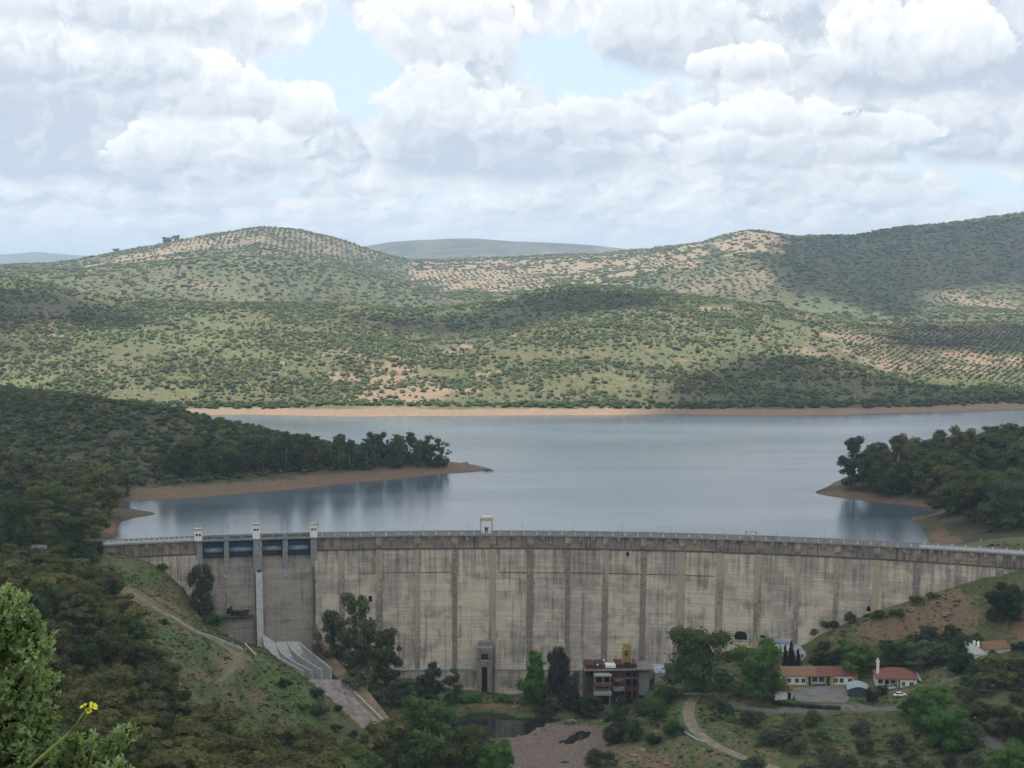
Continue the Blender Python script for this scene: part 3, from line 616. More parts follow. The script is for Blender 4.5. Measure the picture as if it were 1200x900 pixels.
# ================================================================== THE DAM
def concrete(name, warm, grey, dark, uvscale=1.0, streak=1.0, tint=0.12, dirt_top=True):
    m_, t = new_mat(name)
    uv = t.n('ShaderNodeUVMap', uv_map='UVMap').outputs[0]; u, v, _ = t.xyz(uv)
    oi = t.n('ShaderNodeObjectInfo').outputs['Random']; seed = t.m('MULTIPLY', oi, 3.0)
    st1 = t.noise(t.comb(t.m('MULTIPLY', u, .9), t.m('MULTIPLY', v, .045), seed), 1, 6, .62)
    st2 = t.noise(t.comb(t.m('MULTIPLY', u, 2.8), t.m('MULTIPLY', v, .11), 7.3), 1, 4, .6)
    bl = t.noise(t.comb(t.m('MULTIPLY', u, .12), t.m('MULTIPLY', v, .16), 2.1), 1, 5, .6, .3)
    hz = t.noise(t.comb(t.m('MULTIPLY', u, .05), t.m('MULTIPLY', v, 1.3), 4.4), 1, 4, .65)
    fine = t.noise(t.comb(u, v, 0), 3.5, 3, .7)
    c = t.mix(t.ramp(t.m('ADD', bl, t.m('MULTIPLY', t.m('SUBTRACT', oi, .5), .16)), .40, .60), warm, grey)
    c = t.mix(t.ramp(t.m('ADD', st1, t.m('MULTIPLY', t.m('SUBTRACT', bl, .5), .5)), .50, .68, 0, .62 * streak), c, dark)
    c = t.mix(t.ramp(st2, .55, .75, 0, .5 * streak), c, dark)
    c = t.mix(t.ramp(st2, .28, .42, .45 * streak, 0), c, tuple(a * 1.35 for a in warm))
    c = t.mix(t.ramp(t.noise(t.comb(t.m('MULTIPLY', u, .35), t.m('MULTIPLY', v, .2), 8), 1, 4, .6), .58, .75, 0, .5), c, (.20, .115, .075))
    # wet dark runs just under the coping
    if dirt_top:
        runs = t.m('MULTIPLY', t.ramp(v, -16, 1, 0, 1), t.ramp(t.noise(t.comb(t.m('MULTIPLY', u, .55), t.m('MULTIPLY', v, .03), 11), 1, 4, .6), .44, .60))
        c = t.mix(t.m('MULTIPLY', runs, .55), c, dark)
    lift = t.m('FRACT', t.m('DIVIDE', v, 1.0)); ln = t.ramp(t.m('ABSOLUTE', t.m('SUBTRACT', lift, .5)), .36, .5, 0, .24)
    c = t.mix(t.m('MULTIPLY', ln, t.ramp(hz, .35, .6, .3, 1)), c, dark)
    f = t.m('MULTIPLY', t.ramp(hz, .3, .7, .84, 1.12), t.ramp(fine, .3, .7, .84, 1.14)); c = t.mix(1, c, t.comb(f, f, f), 'MULTIPLY')
    h_ = t.m('ADD', t.m('MULTIPLY', ln, -1.5), t.m('ADD', fine, t.m('MULTIPLY', hz, .7)))
    finish(t, c, .92, h_, .5, .12, .15); return m_
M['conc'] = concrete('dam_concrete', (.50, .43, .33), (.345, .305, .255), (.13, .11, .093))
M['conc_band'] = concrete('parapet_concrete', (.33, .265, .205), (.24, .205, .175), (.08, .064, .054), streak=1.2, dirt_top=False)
M['corbel'] = simple('corbel_concrete', (.36, .31, .25), .9, .45, .6)
M['conc_spill'] = concrete('spillway_concrete', (.29, .255, .215), (.22, .195, .17), (.09, .078, .068), streak=.8, dirt_top=False)
M['conc_pale'] = simple('pale_concrete', (.42, .42, .40), .9, .25, .8)
M['conc_grey'] = simple('grey_concrete', (.27, .27, .265), .9, .3, .8)
M['conc_tower'] = simple('weathered_tower_concrete', (.25, .23, .20), .9, .4, .8)
M['conc_dark'] = simple('dark_concrete', (.11, .10, .095), .9, .4, 1.2)
M['white'] = simple('white_paint', (.80, .80, .77), .7, .12, .8)
M['off_white'] = simple('weathered_white_paint', (.60, .59, .56), .8, .2, 1.2)
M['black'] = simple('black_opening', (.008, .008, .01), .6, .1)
M['glass'] = simple('dark_glass', (.02, .025, .03), .15, .1, spec=.6)
M['asphalt'] = simple('worn_asphalt', (.15, .145, .14), .95, .35, .5)
M['beige'] = simple('beige_render', (.42, .36, .26), .85, .3, 1)
M['gate_blue'] = simple('blue_gate_paint', (.08, .135, .22), .5, .3, 1.5)
M['gate_light'] = simple('grey_blue_drum', (.28, .37, .46), .45, .3, .9)
M['steel'] = simple('grey_steel', (.25, .26, .27), .5, .2)
M['yellow'] = simple('yellow_paint', (.42, .31, .10), .6, .25, 1.5)
M['ochre'] = simple('ochre_trim', (.46, .33, .13), .8, .2)
M['maroon'] = simple('maroon_metal', (.09, .028, .032), .6, .3, .8)
M['rust'] = simple('rusty_red', (.17, .075, .05), .8, .4, 1)
M['orange'] = simple('orange_panel', (.34, .16, .06), .8, .3, 1)
M['roof_tile'] = simple('red_clay_tiles', (.25, .105, .075), .9, .35, 2.5)
M['roof_tan'] = simple('old_clay_tiles', (.30, .17, .10), .9, .4, 2.5)
M['roof_blue'] = simple('blue_grey_sheet_roof', (.20, .27, .37), .55, .2, .7)
M['roof_grey'] = simple('grey_sheet_roof', (.34, .38, .41), .6, .2, .7)
M['navy'] = simple('navy_paint', (.02, .03, .09), .5, .2)
M['slate'] = simple('slate_blue_panel', (.06, .075, .10), .7, .2)
M['rubble'] = simple('rubble_wall', (.30, .26, .2), .95, .5, 2)

def strip_mat():
    m_, t = new_mat('joint_strip_concrete'); uv = t.n('ShaderNodeUVMap', uv_map='UVMap').outputs[0]; u, v, _ = t.xyz(uv)
    oi = t.n('ShaderNodeObjectInfo').outputs['Random']
    n1 = t.noise(t.comb(t.m('MULTIPLY', u, 1.2), t.m('MULTIPLY', v, .8), t.m('MULTIPLY', oi, 20)), 1, 5, .7)
    n2 = t.noise(t.comb(u, t.m('MULTIPLY', v, 2.0), 5), .9, 3, .6); n3 = t.noise(t.comb(t.m('MULTIPLY', u, .2), t.m('MULTIPLY', v, .06), t.m('MULTIPLY', oi, 9)), 1, 3, .5)
    c = t.mix(t.ramp(n1, .35, .65), (.135, .113, .095), (.23, .195, .162))
    c = t.mix(t.ramp(t.m('ADD', t.m('ADD', n3, t.m('MULTIPLY', t.m('SUBTRACT', oi, .5), .5)), t.m('ADD', t.m('MULTIPLY', v, .012), t.m('MULTIPLY', t.m('SUBTRACT', n1, .5), .5))), .30, .52), c, (.33, .275, .20))
    c = t.mix(t.ramp(n2, .60, .68, 0, .75), c, (.42, .37, .30))
    finish(t, c, .95, n1, .8, .2, .1); return m_
M['strip'] = strip_mat()

def arc_extrude(name, t0, t1, prof, mat, parent, segs=5, vbase=0.0):
    """a closed r-z profile swept along the dam's arc"""
    n = len(prof); V = []; UV = []
    dist = [0]
    for a, b in zip(prof[:-1], prof[1:]): dist.append(dist[-1] - math.hypot(b[0] - a[0], b[1] - a[1]))
    for i in range(segs + 1):
        t_ = t0 + (t1 - t0) * i / segs
        for j, (r, z) in enumerate(prof): V.append(dp(t_, r, z)); UV.append((t_ * DR, z))
    Fq = [(i * n + j, i * n + (j + 1) % n, (i + 1) * n + (j + 1) % n, (i + 1) * n + j) for i in range(segs) for j in range(n)]
    me = bpy.data.meshes.new(name); me.from_pydata(V, [], Fq + [tuple(range(n))[::-1], tuple(segs * n + j for j in range(n))])
    me.materials.append(mat); l = me.uv_layers.new(name='UVMap')
    for p_ in me.polygons:
        for li in p_.loop_indices: l.data[li].uv = UV[me.loops[li].vertex_index]
    me.update(); return link(name, me, parent)
dam = empty('dam', (0, 0, 0), 0, 'long curved concrete dam wall with stained vertical joints and a roadway on top', 'dam')
K0 = .006; KD = .0331
TL = th_of(112); TR = .56
TS0, TS1 = th_of(232), th_of(368)
joints = [K0 + KD * k_ for k_ in range(-4, 17)]
edges = [TL, (TL + TS0) / 2 + .012, TS0]
def body_prof(top, r_off=0.0, bot=-60, base=True):
    p = [(DR + 4, top), (DR + 4, bot), (face_r(bot) + r_off, bot)]
    if base: p += [(face_r(-41) + r_off, -41)]
    p += [(face_r(-6.2) + r_off, -6.2), (face_r(-6.2) + r_off + .12, -6.0), (face_r(3) + r_off, 2.7)]
    if top > 3: p += [(face_r(3) + r_off, top)]
    return p
HW = 1.25 / DR   # half the width of a joint strip
GAP = .05 / DR
segs_ = [(edges[0], edges[1]), (edges[1] + GAP * 2, edges[2])]
right = [TS1] + [j for j in joints if j > TS1 + .012 and j < TR] + [TR]
for a, b in zip(right[:-1], right[1:]): segs_.append((a, b))
rb = random.Random(3)
for i, (a, b) in enumerate(segs_):
    stripd = i >= 2
    a_ = a + GAP; b_ = b - GAP
    o = rb.uniform(-.10, .10)
    arc_extrude('concrete_block', a_, b_, body_prof(2.7, o), M['conc'], dam, 6)
    hs = HW * rb.uniform(.72, 1.08)
    if stripd and i > 2: arc_extrude('joint_strip', a - hs, a + hs, body_prof(2.7, -.22), M['strip'], dam, 2)
    # parapet band: recessed panels, butted between thin dark joints
    k_ = max(1, round((b - a) / .0166)); cuts_ = [a + (b - a) * q / k_ for q in range(k_ + 1)]
    for c0, c1 in zip(cuts_[:-1], cuts_[1:]):
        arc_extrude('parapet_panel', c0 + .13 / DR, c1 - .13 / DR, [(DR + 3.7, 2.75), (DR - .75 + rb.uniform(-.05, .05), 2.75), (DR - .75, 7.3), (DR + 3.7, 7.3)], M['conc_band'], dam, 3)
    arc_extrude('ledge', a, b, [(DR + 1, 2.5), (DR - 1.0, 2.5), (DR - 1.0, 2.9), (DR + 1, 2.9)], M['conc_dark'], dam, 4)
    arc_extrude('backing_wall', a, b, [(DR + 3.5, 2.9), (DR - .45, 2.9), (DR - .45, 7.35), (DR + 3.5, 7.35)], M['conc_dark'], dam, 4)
# corbels under the roadway: a broad one over every third
t_ = K0 - KD * 4; i = 0
bm_small = None
def corbel(tc, wd, z0, depth, mat):
    h_ = wd / 2 / DR; return arc_extrude('corbel', tc - h_, tc + h_, [(DR - .5, z0 - .9), (DR - .8 - depth * .3, z0 - .5), (DR - .8 - depth, z0 + .4), (DR - .8 - depth, 7.4), (DR - .5, 7.4)], mat, dam, 1)
for k_ in range(-9, 51):
    tc = K0 + KD / 3 * (k_ ) 
    if TS0 - .006 < tc < TS1 + .006 or tc < TL or tc > TR - .005: continue
    if k_ % 3 == 0: corbel(tc, 2.3, 4.4, .45, M['corbel'])
    else: corbel(tc, 1.4, 5.9, .5, M['corbel'])
for k_ in range(-27, -22):
    tc = K0 + KD / 3 * k_
    if TL < tc < TS0 - .006: corbel(tc, 1.5, 5.7, .5, M['conc_band'])
arc_extrude('roadway_slab', TL, TR, [(DR + 5.4, 7.4), (DR - 1.7, 7.4), (DR - 1.7, 8.0), (DR + 5.4, 8.0)], M['conc_grey'], dam, 90)
arc_extrude('roadway', TL, TR, [(DR + 4.9, 8.004), (DR - .9, 8.004), (DR - .9, 8.06), (DR + 4.9, 8.06)], M['asphalt'], dam, 90)
arc_extrude('upstream_wall', TL, TR, [(DR + 5.3, -12), (DR + 4.1, -12), (DR + 4.1, 7.35), (DR + 5.3, 7.35)], M['conc_grey'], dam, 60)
tq = th_of(1078)
arc_extrude('solid_parapet', tq, TR, [(DR - 1.2, 8.0), (DR - 1.6, 8.0), (DR - 1.6, 9.0), (DR - 1.2, 9.0)], M['off_white'], dam, 20)
arc_extrude('solid_parapet', TL, TS0 - .004, [(DR - 1.2, 8.0), (DR - 1.6, 8.0), (DR - 1.6, 8.75), (DR - 1.2, 8.75)], M['off_white'], dam, 8)
arc_extrude('far_kerb', TL, TR, [(DR + 5.35, 8.0), (DR + 5.1, 8.0), (DR + 5.1, 8.6), (DR + 5.35, 8.6)], M['conc_grey'], dam, 90)
# coarse plinth along the foot and a pale coping on it
for a, b in zip([th_of(455, DR - 14, -40), th_of(470, DR - 14, -40) + .004], [th_of(470, DR - 14, -40), th_of(556, DR - 14, -40)]): pass
def plinth(pa, pb, mat=None):
    a, b = th_of(pa, face_r(-42), -42), th_of(pb, face_r(-42), -42)
    n_ = max(1, round((b - a) / .012))
    for q in range(n_):
        c0 = a + (b - a) * q / n_; c1 = a + (b - a) * (q + 1) / n_
        arc_extrude('plinth_block', c0 + .04 / DR, c1 - .04 / DR, [(face_r(-41) + 1, -41.0), (face_r(-41) + 1, -58), (face_r(-41) - 2.3, -58), (face_r(-41) - 1.7, -41.0)], M['conc'], dam, 2)
    arc_extrude('plinth_coping', a, b, [(face_r(-41) + .5, -41), (face_r(-41) - 1.9, -41), (face_r(-41) - 1.9, -40.5), (face_r(-41) + .5, -40.5)], M['conc_grey'], dam, 10)
plinth(455, 556); plinth(580, 700)
# construction joint halfway up and the overgrown ledge in the left spillway bay
for a, b in ((.012, .20), (-.11, -.03)): arc_extrude('construction_joint', a, b, [(face_r(-6) + 1, -6.15), (face_r(-6) - .16, -6.15), (face_r(-6) - .16, -5.95), (face_r(-6) + 1, -5.95)], M['conc_dark'], dam, 12)
pl_ = dam_hit(270, 722); zl = float(pl_[2])
arc_extrude('overgrown_ledge', th_of(239, face_r(zl), zl), th_of(297, face_r(zl), zl), [(face_r(zl) + 2, zl - .5), (face_r(zl) - 1.3, zl - .5), (face_r(zl) - 1.3, zl + .4), (face_r(zl) + 2, zl + .4)], M['conc_dark'], dam, 8)
# small dark openings in the face
def opening(px, py, wd, ht, arch=False, frame=None, name='gallery_opening'):
    p = dam_hit(px, py); th = math.atan2(p[0] - DX, p[1] - DY); r = face_r(p[2]) - .25
    mb = MB(); c0 = Vector(dp(th, r, p[2])); ux = Vector((math.cos(th), -math.sin(th), 0)); uy = Vector((math.sin(th), math.cos(th), 0))
    def blk(x0, x1, z0, z1, d0, d1, mi):
        lo = [c0 + ux * x0 + uy * d0, c0 + ux * x1 + uy * d0, c0 + ux * x1 + uy * d1, c0 + ux * x0 + uy * d1]
        mb.hexa([(v.x, v.y, c0.z + z0) for v in lo], [(v.x, v.y, c0.z + z1) for v in lo], mi)
    w2, h2 = wd / 2, ht / 2
    if arch:
        pts = [(w2 * math.cos(a), h2 * .1 + h2 * .9 * math.sin(a)) for a in np.linspace(0, math.pi, 9)]; pts = [(w2, -h2)] + pts + [(-w2, -h2)]
        fr = [c0 + ux * x - uy * .0 + Vector((0, 0, z)) for x, z in pts]; bk = [v + uy * 3 for v in fr]
        n_ = len(pts); mb.add(fr + bk, [tuple(range(n_))[::-1]] + [(i, (i + 1) % n_, n_ + (i + 1) % n_, n_ + i) for i in range(n_)], 0)
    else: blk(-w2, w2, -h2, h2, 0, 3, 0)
    if frame:
        blk(-w2 - .35, w2 + .35, -h2 - .5, -h2, -.25, 3, 1)
        if frame == 2:
            blk(-w2 - .9, -w2, -h2, h2 * .5, -.12, 3, 1); blk(w2, w2 + .9, -h2, h2 * .5, -.12, 3, 1); blk(-w2 * .7, w2 * .7, h2, h2 + .5, -.1, 3, 1)
    mb.obj(name, [M['black'], M['conc_pale']], dam)
opening(434, 702, 1.3, 2.2, frame=1); opening(467, 775, 1.5, 2.0, True, 1); opening(735.5, 649, 1.1, 1.6, True, 1); opening(1018, 714, 1.5, 2.3, True, 1); opening(868, 746, 4.6, 4.0, True, 2)
opening(894, 746, 1.8, .9); opening(304, 670, 1.2, 1.1, frame=1)

# ------------------------------------------------------------------ spillway: bays, piers, gates, bridge
def sprof(off, top=.9, bot=-60):
    return [(DR + 4, top), (DR + 4, bot), (face_r(bot) + off, bot), (face_r(-6) + off, -6.0), (face_r(-2) + off + .5, -1.6), (DR + 1.4, .5), (DR + 2.6, top)]
tpx = lambda px: th_of(px)
bays = [(236, 264), (266, 299), (305, 333), (335, 364)]
main0, main1 = tpx(298), tpx(305)
for a, b in ((tpx(233), main0 - GAP), (main1 + GAP, tpx(366))): arc_extrude('spillway_face', a, b, sprof(.7), M['conc_spill'], dam, 8)
def pier(px, wd, prof, mat, name='spillway_pier'):
    t_ = tpx(px); return arc_extrude(name, t_ - wd / 2 / DR, t_ + wd / 2 / DR, prof, mat, dam, 1)
full = [(DR + 6, 7.39), (DR + 6, -.5), (DR + 3, -1), (face_r(-6) + .2, -6.5), (DR - 1.9, -4.6), (DR - 1.9, 7.39)]
for px in (265, 334): pier(px, 1.9, full, M['conc_grey'])
pier(233.5, 2.2, [(DR + 6, 7.39), (DR + 6, -2), (DR - 1.4, -4), (DR - 1.4, 7.39)], M['conc_grey'])
pier(367.5, 2.4, [(DR + 6, 7.39), (DR + 6, -3), (face_r(-8) - .3, -8), (DR - 1.8, -6), (DR - 1.8, 7.39)], M['conc_grey'])
pier(301.5, 3.3, [(DR + 6, 7.39), (DR + 6, -3), (face_r(-5) + .3, -5.2), (DR - 2.2, -4.6), (DR - 2.2, 7.39)], M['conc_grey'])
pier(302.5, 2.5, [(DR + 2, -4.7), (face_r(-60), -60), (face_r(-60) - 1.2, -60), (face_r(-29) - 1.6, -29), (face_r(-4.7) - 1.1, -4.7)], M['conc_pale'], 'dividing_wall')
pier(299.2, .45, [(DR + 2, -4.7), (face_r(-60), -60), (face_r(-60) - 1.2, -60), (face_r(-4.7) - .5, -4.7)], M['conc_dark'], 'dark_seam')
pier(366.4, .6, [(DR + 2, -3.4), (face_r(-33), -33), (face_r(-33) - .6, -33), (face_r(-3.4) - .4, -3.4)], M['conc_dark'], 'dark_seam')
rg = random.Random(8)
for a, b in bays:
    ta, tb = tpx(a) + .25 / DR, tpx(b) - .25 / DR
    g = arc_extrude('spillway_gate', ta, tb, [(DR + 3.4, 1.0), (DR + 2.2, 1.0), (DR + 1.6, 3.8), (DR + 2.4, 7.2), (DR + 3.6, 7.2)], M['gate_blue'], dam, 1)
    p0 = Vector(dp(ta + .6 / DR, DR + .9, 3.6)); p1 = Vector(dp(tb - .6 / DR, DR + .9, 3.6))
    MB().tube([p0, p1], .95, 14).obj('gate_drum', M['gate_light'], g, smooth=True)
    mb = MB()
    for q in range(7):
        f = (q + .5) / 7; mb.tube([dp(ta + (tb - ta) * f, DR + 1.2, 4.6), dp(ta + (tb - ta) * f, DR + 1.4, 7.1)], .12, 4)
    mb.tube([dp(ta, DR + 1.1, 6.2), dp(tb, DR + 1.1, 6.2)], .2, 4); mb.tube([dp(ta, DR + 1.1, 1.6), dp(tb, DR + 1.1, 1.6)], .25, 4)
    mb.obj('gate_rib', M['slate'], g)
# bridge over the bays
sp_bridge = arc_extrude('spillway_bridge', tpx(231), tpx(371), [(DR + 5.42, 7.45), (DR - 2.3, 7.45), (DR - 2.3, 8.02), (DR - 2.3, 9.7), (DR - 2.0, 9.7), (DR - 2.0, 8.3), (DR + 5.42, 8.3)], M['conc_grey'], dam, 12)
for a, b in bays:
    ta, tb = tpx(a), tpx(b)
    for q in range(2):
        c0 = ta + (tb - ta) * (.08 + .47 * q); c1 = c0 + (tb - ta) * .38
        arc_extrude('bridge_slot', c0, c1, [(DR - 2.25, 8.5), (DR - 2.33, 8.5), (DR - 2.33, 9.1), (DR - 2.25, 9.1)], M['conc_dark'], sp_bridge, 1)
arc_extrude('bridge_rail', tpx(231), tpx(371), [(DR - 2.4, 9.7), (DR - 2.4, 9.95), (DR - 1.9, 9.95), (DR - 1.9, 9.7)], M['conc_pale'], sp_bridge, 12)
def radial_box(mb, th, r, x0, x1, y0, y1, z0, z1, mi=0):
    c0 = Vector(dp(th, r, 0)); ux = Vector((math.cos(th), -math.sin(th), 0)); uy = Vector((math.sin(th), math.cos(th), 0))
    q = [c0 + ux * x + uy * y for x, y in ((x0, y0), (x1, y0), (x1, y1), (x0, y1))]
    return mb.hexa([(v.x, v.y, z0) for v in q], [(v.x, v.y, z1) for v in q], mi)
# white gate towers, each with two small black windows
for px, top, lab in ((232, 12.4, 'small white gate tower with two dark windows at the left end of the spillway bridge'), (300, 13.6, 'white gate tower with a stone cap over the middle pier of the spillway'),
                     (367.5, 13.2, 'small white gate tower with flat cap at the right end of the spillway bridge')):
    th = tpx(px); c = dp(th, DR - .6, 8.0); t0 = empty('gate_tower', c, -th, lab, 'tower', 'gate towers over the spillway')
    MB().box(-1.35, 1.35, -1.9, .9, -.2 if px != 300 else -.2, top - 8 - .5).obj('wall', M['white'], t0)
    MB().box(-1.65, 1.65, -2.15, 1.15, top - 8 - .5, top - 8).obj('cap', M['beige'], t0)
    MB().box(-1.45, -.1 + .0, -1.93, -1.905, 0, 0.02).obj('sill', M['conc_grey'], t0)
    for x in (-.55, .55): MB().box(x - .38, x + .38, -1.98, -1.86, top - 8 - 2.6, top - 8 - 1.9).obj('window', M['black'], t0)
    for x in (-1.1, 1.1): MB().tube([(x, 0, top - 8), (x, 0, top - 8 + 1.3)], .05, 4).obj('rod', M['steel'], t0)
for px in (261, 268, 330, 337, 373):
    th = tpx(px); c = dp(th, DR - 1.5, 9.9)
    lab_ = {261: 'thin pole left of the first spillway pier, over the bridge', 268: 'thin pole right of the first spillway pier, over the bridge', 330: 'thin pole left of the second slim pier, over the bridge', 337: 'thin pole right of the second slim pier, over the bridge', 373: 'thin pole right beside the last white gate tower'}[px]
    m_ = MB().tube([(0, 0, 0), (0, 0, 5.2)], [.11, .07], 5).tube([(-.5, 0, 5.0), (.5, 0, 5.0)], .05, 4).obj('mast', M['steel'], None, c)
    tag(m_, lab_, 'pole', 'poles over the spillway')
# railing along the crest
ra = empty('railing', (0, 0, 0), 0, 'long grey railing with pale posts along the front edge of the dam crest', 'railing')
ta, tb = TS1 + .004, TR
for zz, rr in ((9.2, .06), (8.85, .035), (8.5, .035)):
    arc_extrude('rail', ta, tq if zz < 9 else tb, [(DR - 1.35 - rr, zz - rr), (DR - 1.35 + rr, zz - rr), (DR - 1.35 + rr, zz + rr), (DR - 1.35 - rr, zz + rr)], M['steel'], ra, 60)
pm = MB().box(-.22, .22, -.18, .18, 0, 1.15).mesh('post', M['off_white'])
k_ = 0; t_ = ta + .003
while t_ < tb:
    o = link('post', pm, ra); o.location = dp(t_, DR - 1.35, 7.95 if t_ < tq else 8.6); o.rotation_euler.z = -t_; t_ += KD / 3
cp = MB().box(-.30, .30, -.22, .22, 0, .55).mesh('curb_post', M['off_white'])
fl = empty('curb', (0, 0, 0), 0, 'row of low white curb posts on the parapet left of the spillway', 'curb')
t_ = TL + .002
while t_ < TS0 - .006: o = link('curb_post', cp, fl); o.location = dp(t_, DR - 1.4, 8.7); o.rotation_euler.z = -t_; t_ += .0042
# street lamps
lm = MB().tube([(0, 0, 0), (0, 0, 3.9)], [.08, .05], 5).mesh('lamp_post', M['steel'], True); lh = MB().box(-.28, .28, -.16, .16, 3.85, 4.05).mesh('lamp_head', M['off_white'])
names = {437: 'first lamp post right of the spillway on the dam crest', 496: 'second lamp post right of the spillway on the dam crest', 549: 'lamp post on the crest just left of the white lift house', 612: 'lamp post on the crest just right of the white lift house',
         672: 'lamp post midway between the white lift house and the twin masts', 729: 'taller lamp post of the close pair on the middle of the crest', 725: 'thinner lamp post of the close pair on the middle of the crest', 787: 'lamp post on the crest between the twin masts and the open frame shelter',
         849: 'lamp post on the crest just left of the open frame shelter', 911: 'lamp post on the crest just right of the open frame shelter', 967: 'lamp post on the crest above the village cypress trees', 1029: 'lamp post on the crest over the small arched door in the wall',
         1150: 'lamp post on the right end of the crest above the solitary tree'}
for px, lab in names.items():
    th = th_of(px); e = empty('street_lamp', dp(th, DR - 1.0, 8.05), -th, lab, 'lamp post', 'lamp posts along the dam crest')
    for me in (lm, lh):
        o = link(me.name, me, e)
        if px == 729: o.scale = (1, 1, 1.35)
# white lift house
th = th_of(570); e = empty('lift_house', dp(th, DR + 2.4, 8.06), -th, 'small white square house with ochre edges and a dark blue door on the dam crest', 'house')
MB().box(-2.0, 2.0, -1.8, 1.8, 0, 5.4).obj('wall', M['white'], e)
for x in (-2.15, 2.15): MB().box(x - .2, x + .2, -1.95, 1.95, 0, 5.3).obj('corner_pilaster', M['beige'], e)
MB().box(-2.5, 2.5, -2.2, 2.2, 5.4, 5.75).obj('cornice', M['beige'], e); MB().box(-1.7, 1.7, -1.5, 1.5, 5.75, 6.4).obj('roof', M['off_white'], e)
dr = MB().box(-.55, .55, -1.88, -1.70, .05, 2.1).obj('door', M['navy'], e); MB().box(-.9, .9, -2.1, -1.75, 2.2, 2.45).obj('awning', M['navy'], e)
MB().box(-.08, .08, -1.90, -1.885, .8, 1.2).obj('notice', M['white'], dr)
# open frame shelter and a short dark fence
th = th_of(880); e = empty('frame_shelter', dp(th, DR + .6, 8.06), -th, 'open pale metal frame shelter with flat top on the dam crest', 'shelter')
for x in (-1.9, 1.9):
    for y in (-.9, .9): MB().box(x - .12, x + .12, y - .12, y + .12, 0, 2.6).obj('post', M['conc_pale'], e)
MB().box(-2.3, 2.3, -1.2, 1.2, 2.6, 2.85).obj('roof', M['beige'], e); MB().box(-.1, .1, -1, -.8, 0, 2.6).obj('post', M['conc_pale'], e)
th = th_of(903); e = empty('dark_fence', dp(th, DR - .9, 8.06), -th, 'short dark metal fence beside the frame shelter on the crest', 'fence')
MB().box(-1.8, 1.8, -.03, .03, 1.2, 1.3).obj('rail', M['black'], e)
pk = MB().box(-.06, .06, -.05, .05, 0, 1.5).mesh('picket', M['black'])
for q in range(6): link('picket', pk, e, (-1.7 + q * .68, 0, 0))
# outlet house at the foot
p = dam_hit(568, 790); th = math.atan2(p[0] - DX, p[1] - DY); fr = face_r(-41)
e = empty('outlet_tower', dp(th, fr - 3.3, -47.5), -th, 'grey concrete outlet tower with dark window and tall slot at the foot of the dam', 'tower')
MB().hexa([(-2.9, -1.2, 8.6), (2.9, -1.2, 8.6), (2.9, 8, 8.6), (-2.9, 8, 8.6)], [(-2.9, -1.2, 15.6), (2.9, -1.2, 15.6), (2.9, 8, 15.6), (-2.9, 8, 15.6)]).box(-2.2, 2.2, 2.5, 8, 15.6, 17.2).obj('head', M['conc_tower'], e)
for x0, x1 in ((-2.8, -1.1), (1.1, 2.8)): MB().box(x0, x1, -1.0, 6, -2, 8.6).obj('leg', M['conc_tower'], e)
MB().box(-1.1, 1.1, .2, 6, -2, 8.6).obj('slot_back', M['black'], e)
for x in (-1.6, 1.6): MB().box(x - .55, x + .55, -1.12, -1.02, 0.5, 8.0).obj('stained_facing', M['ochre'] if False else M['rubble'], e)
wn = MB().box(-1.35, 1.35, -1.3, -1.15, 11.4, 13.5).obj('window', M['black'], e); MB().box(-1.4, 1.4, -1.34, -1.22, 12.35, 12.5).obj('window_bar', M['maroon'], wn)
for x in (-2.1, 2.1): MB().tube([(x, -1.32, 11.5), (x, -1.15, 11.5)], .32, 10).obj('porthole', M['black'], e)
MB().box(-1.4, 1.4, -1.5, -1.15, 10.9, 11.2).obj('window_sill', M['conc_pale'], e)
for py in (781, 774): MB().tube([(3.0, 1.0, 10 + (781 - py) * .2), (4.9, 1.0, 10.3 + (781 - py) * .2)], .14, 5).obj('pipe', M['steel'], e)

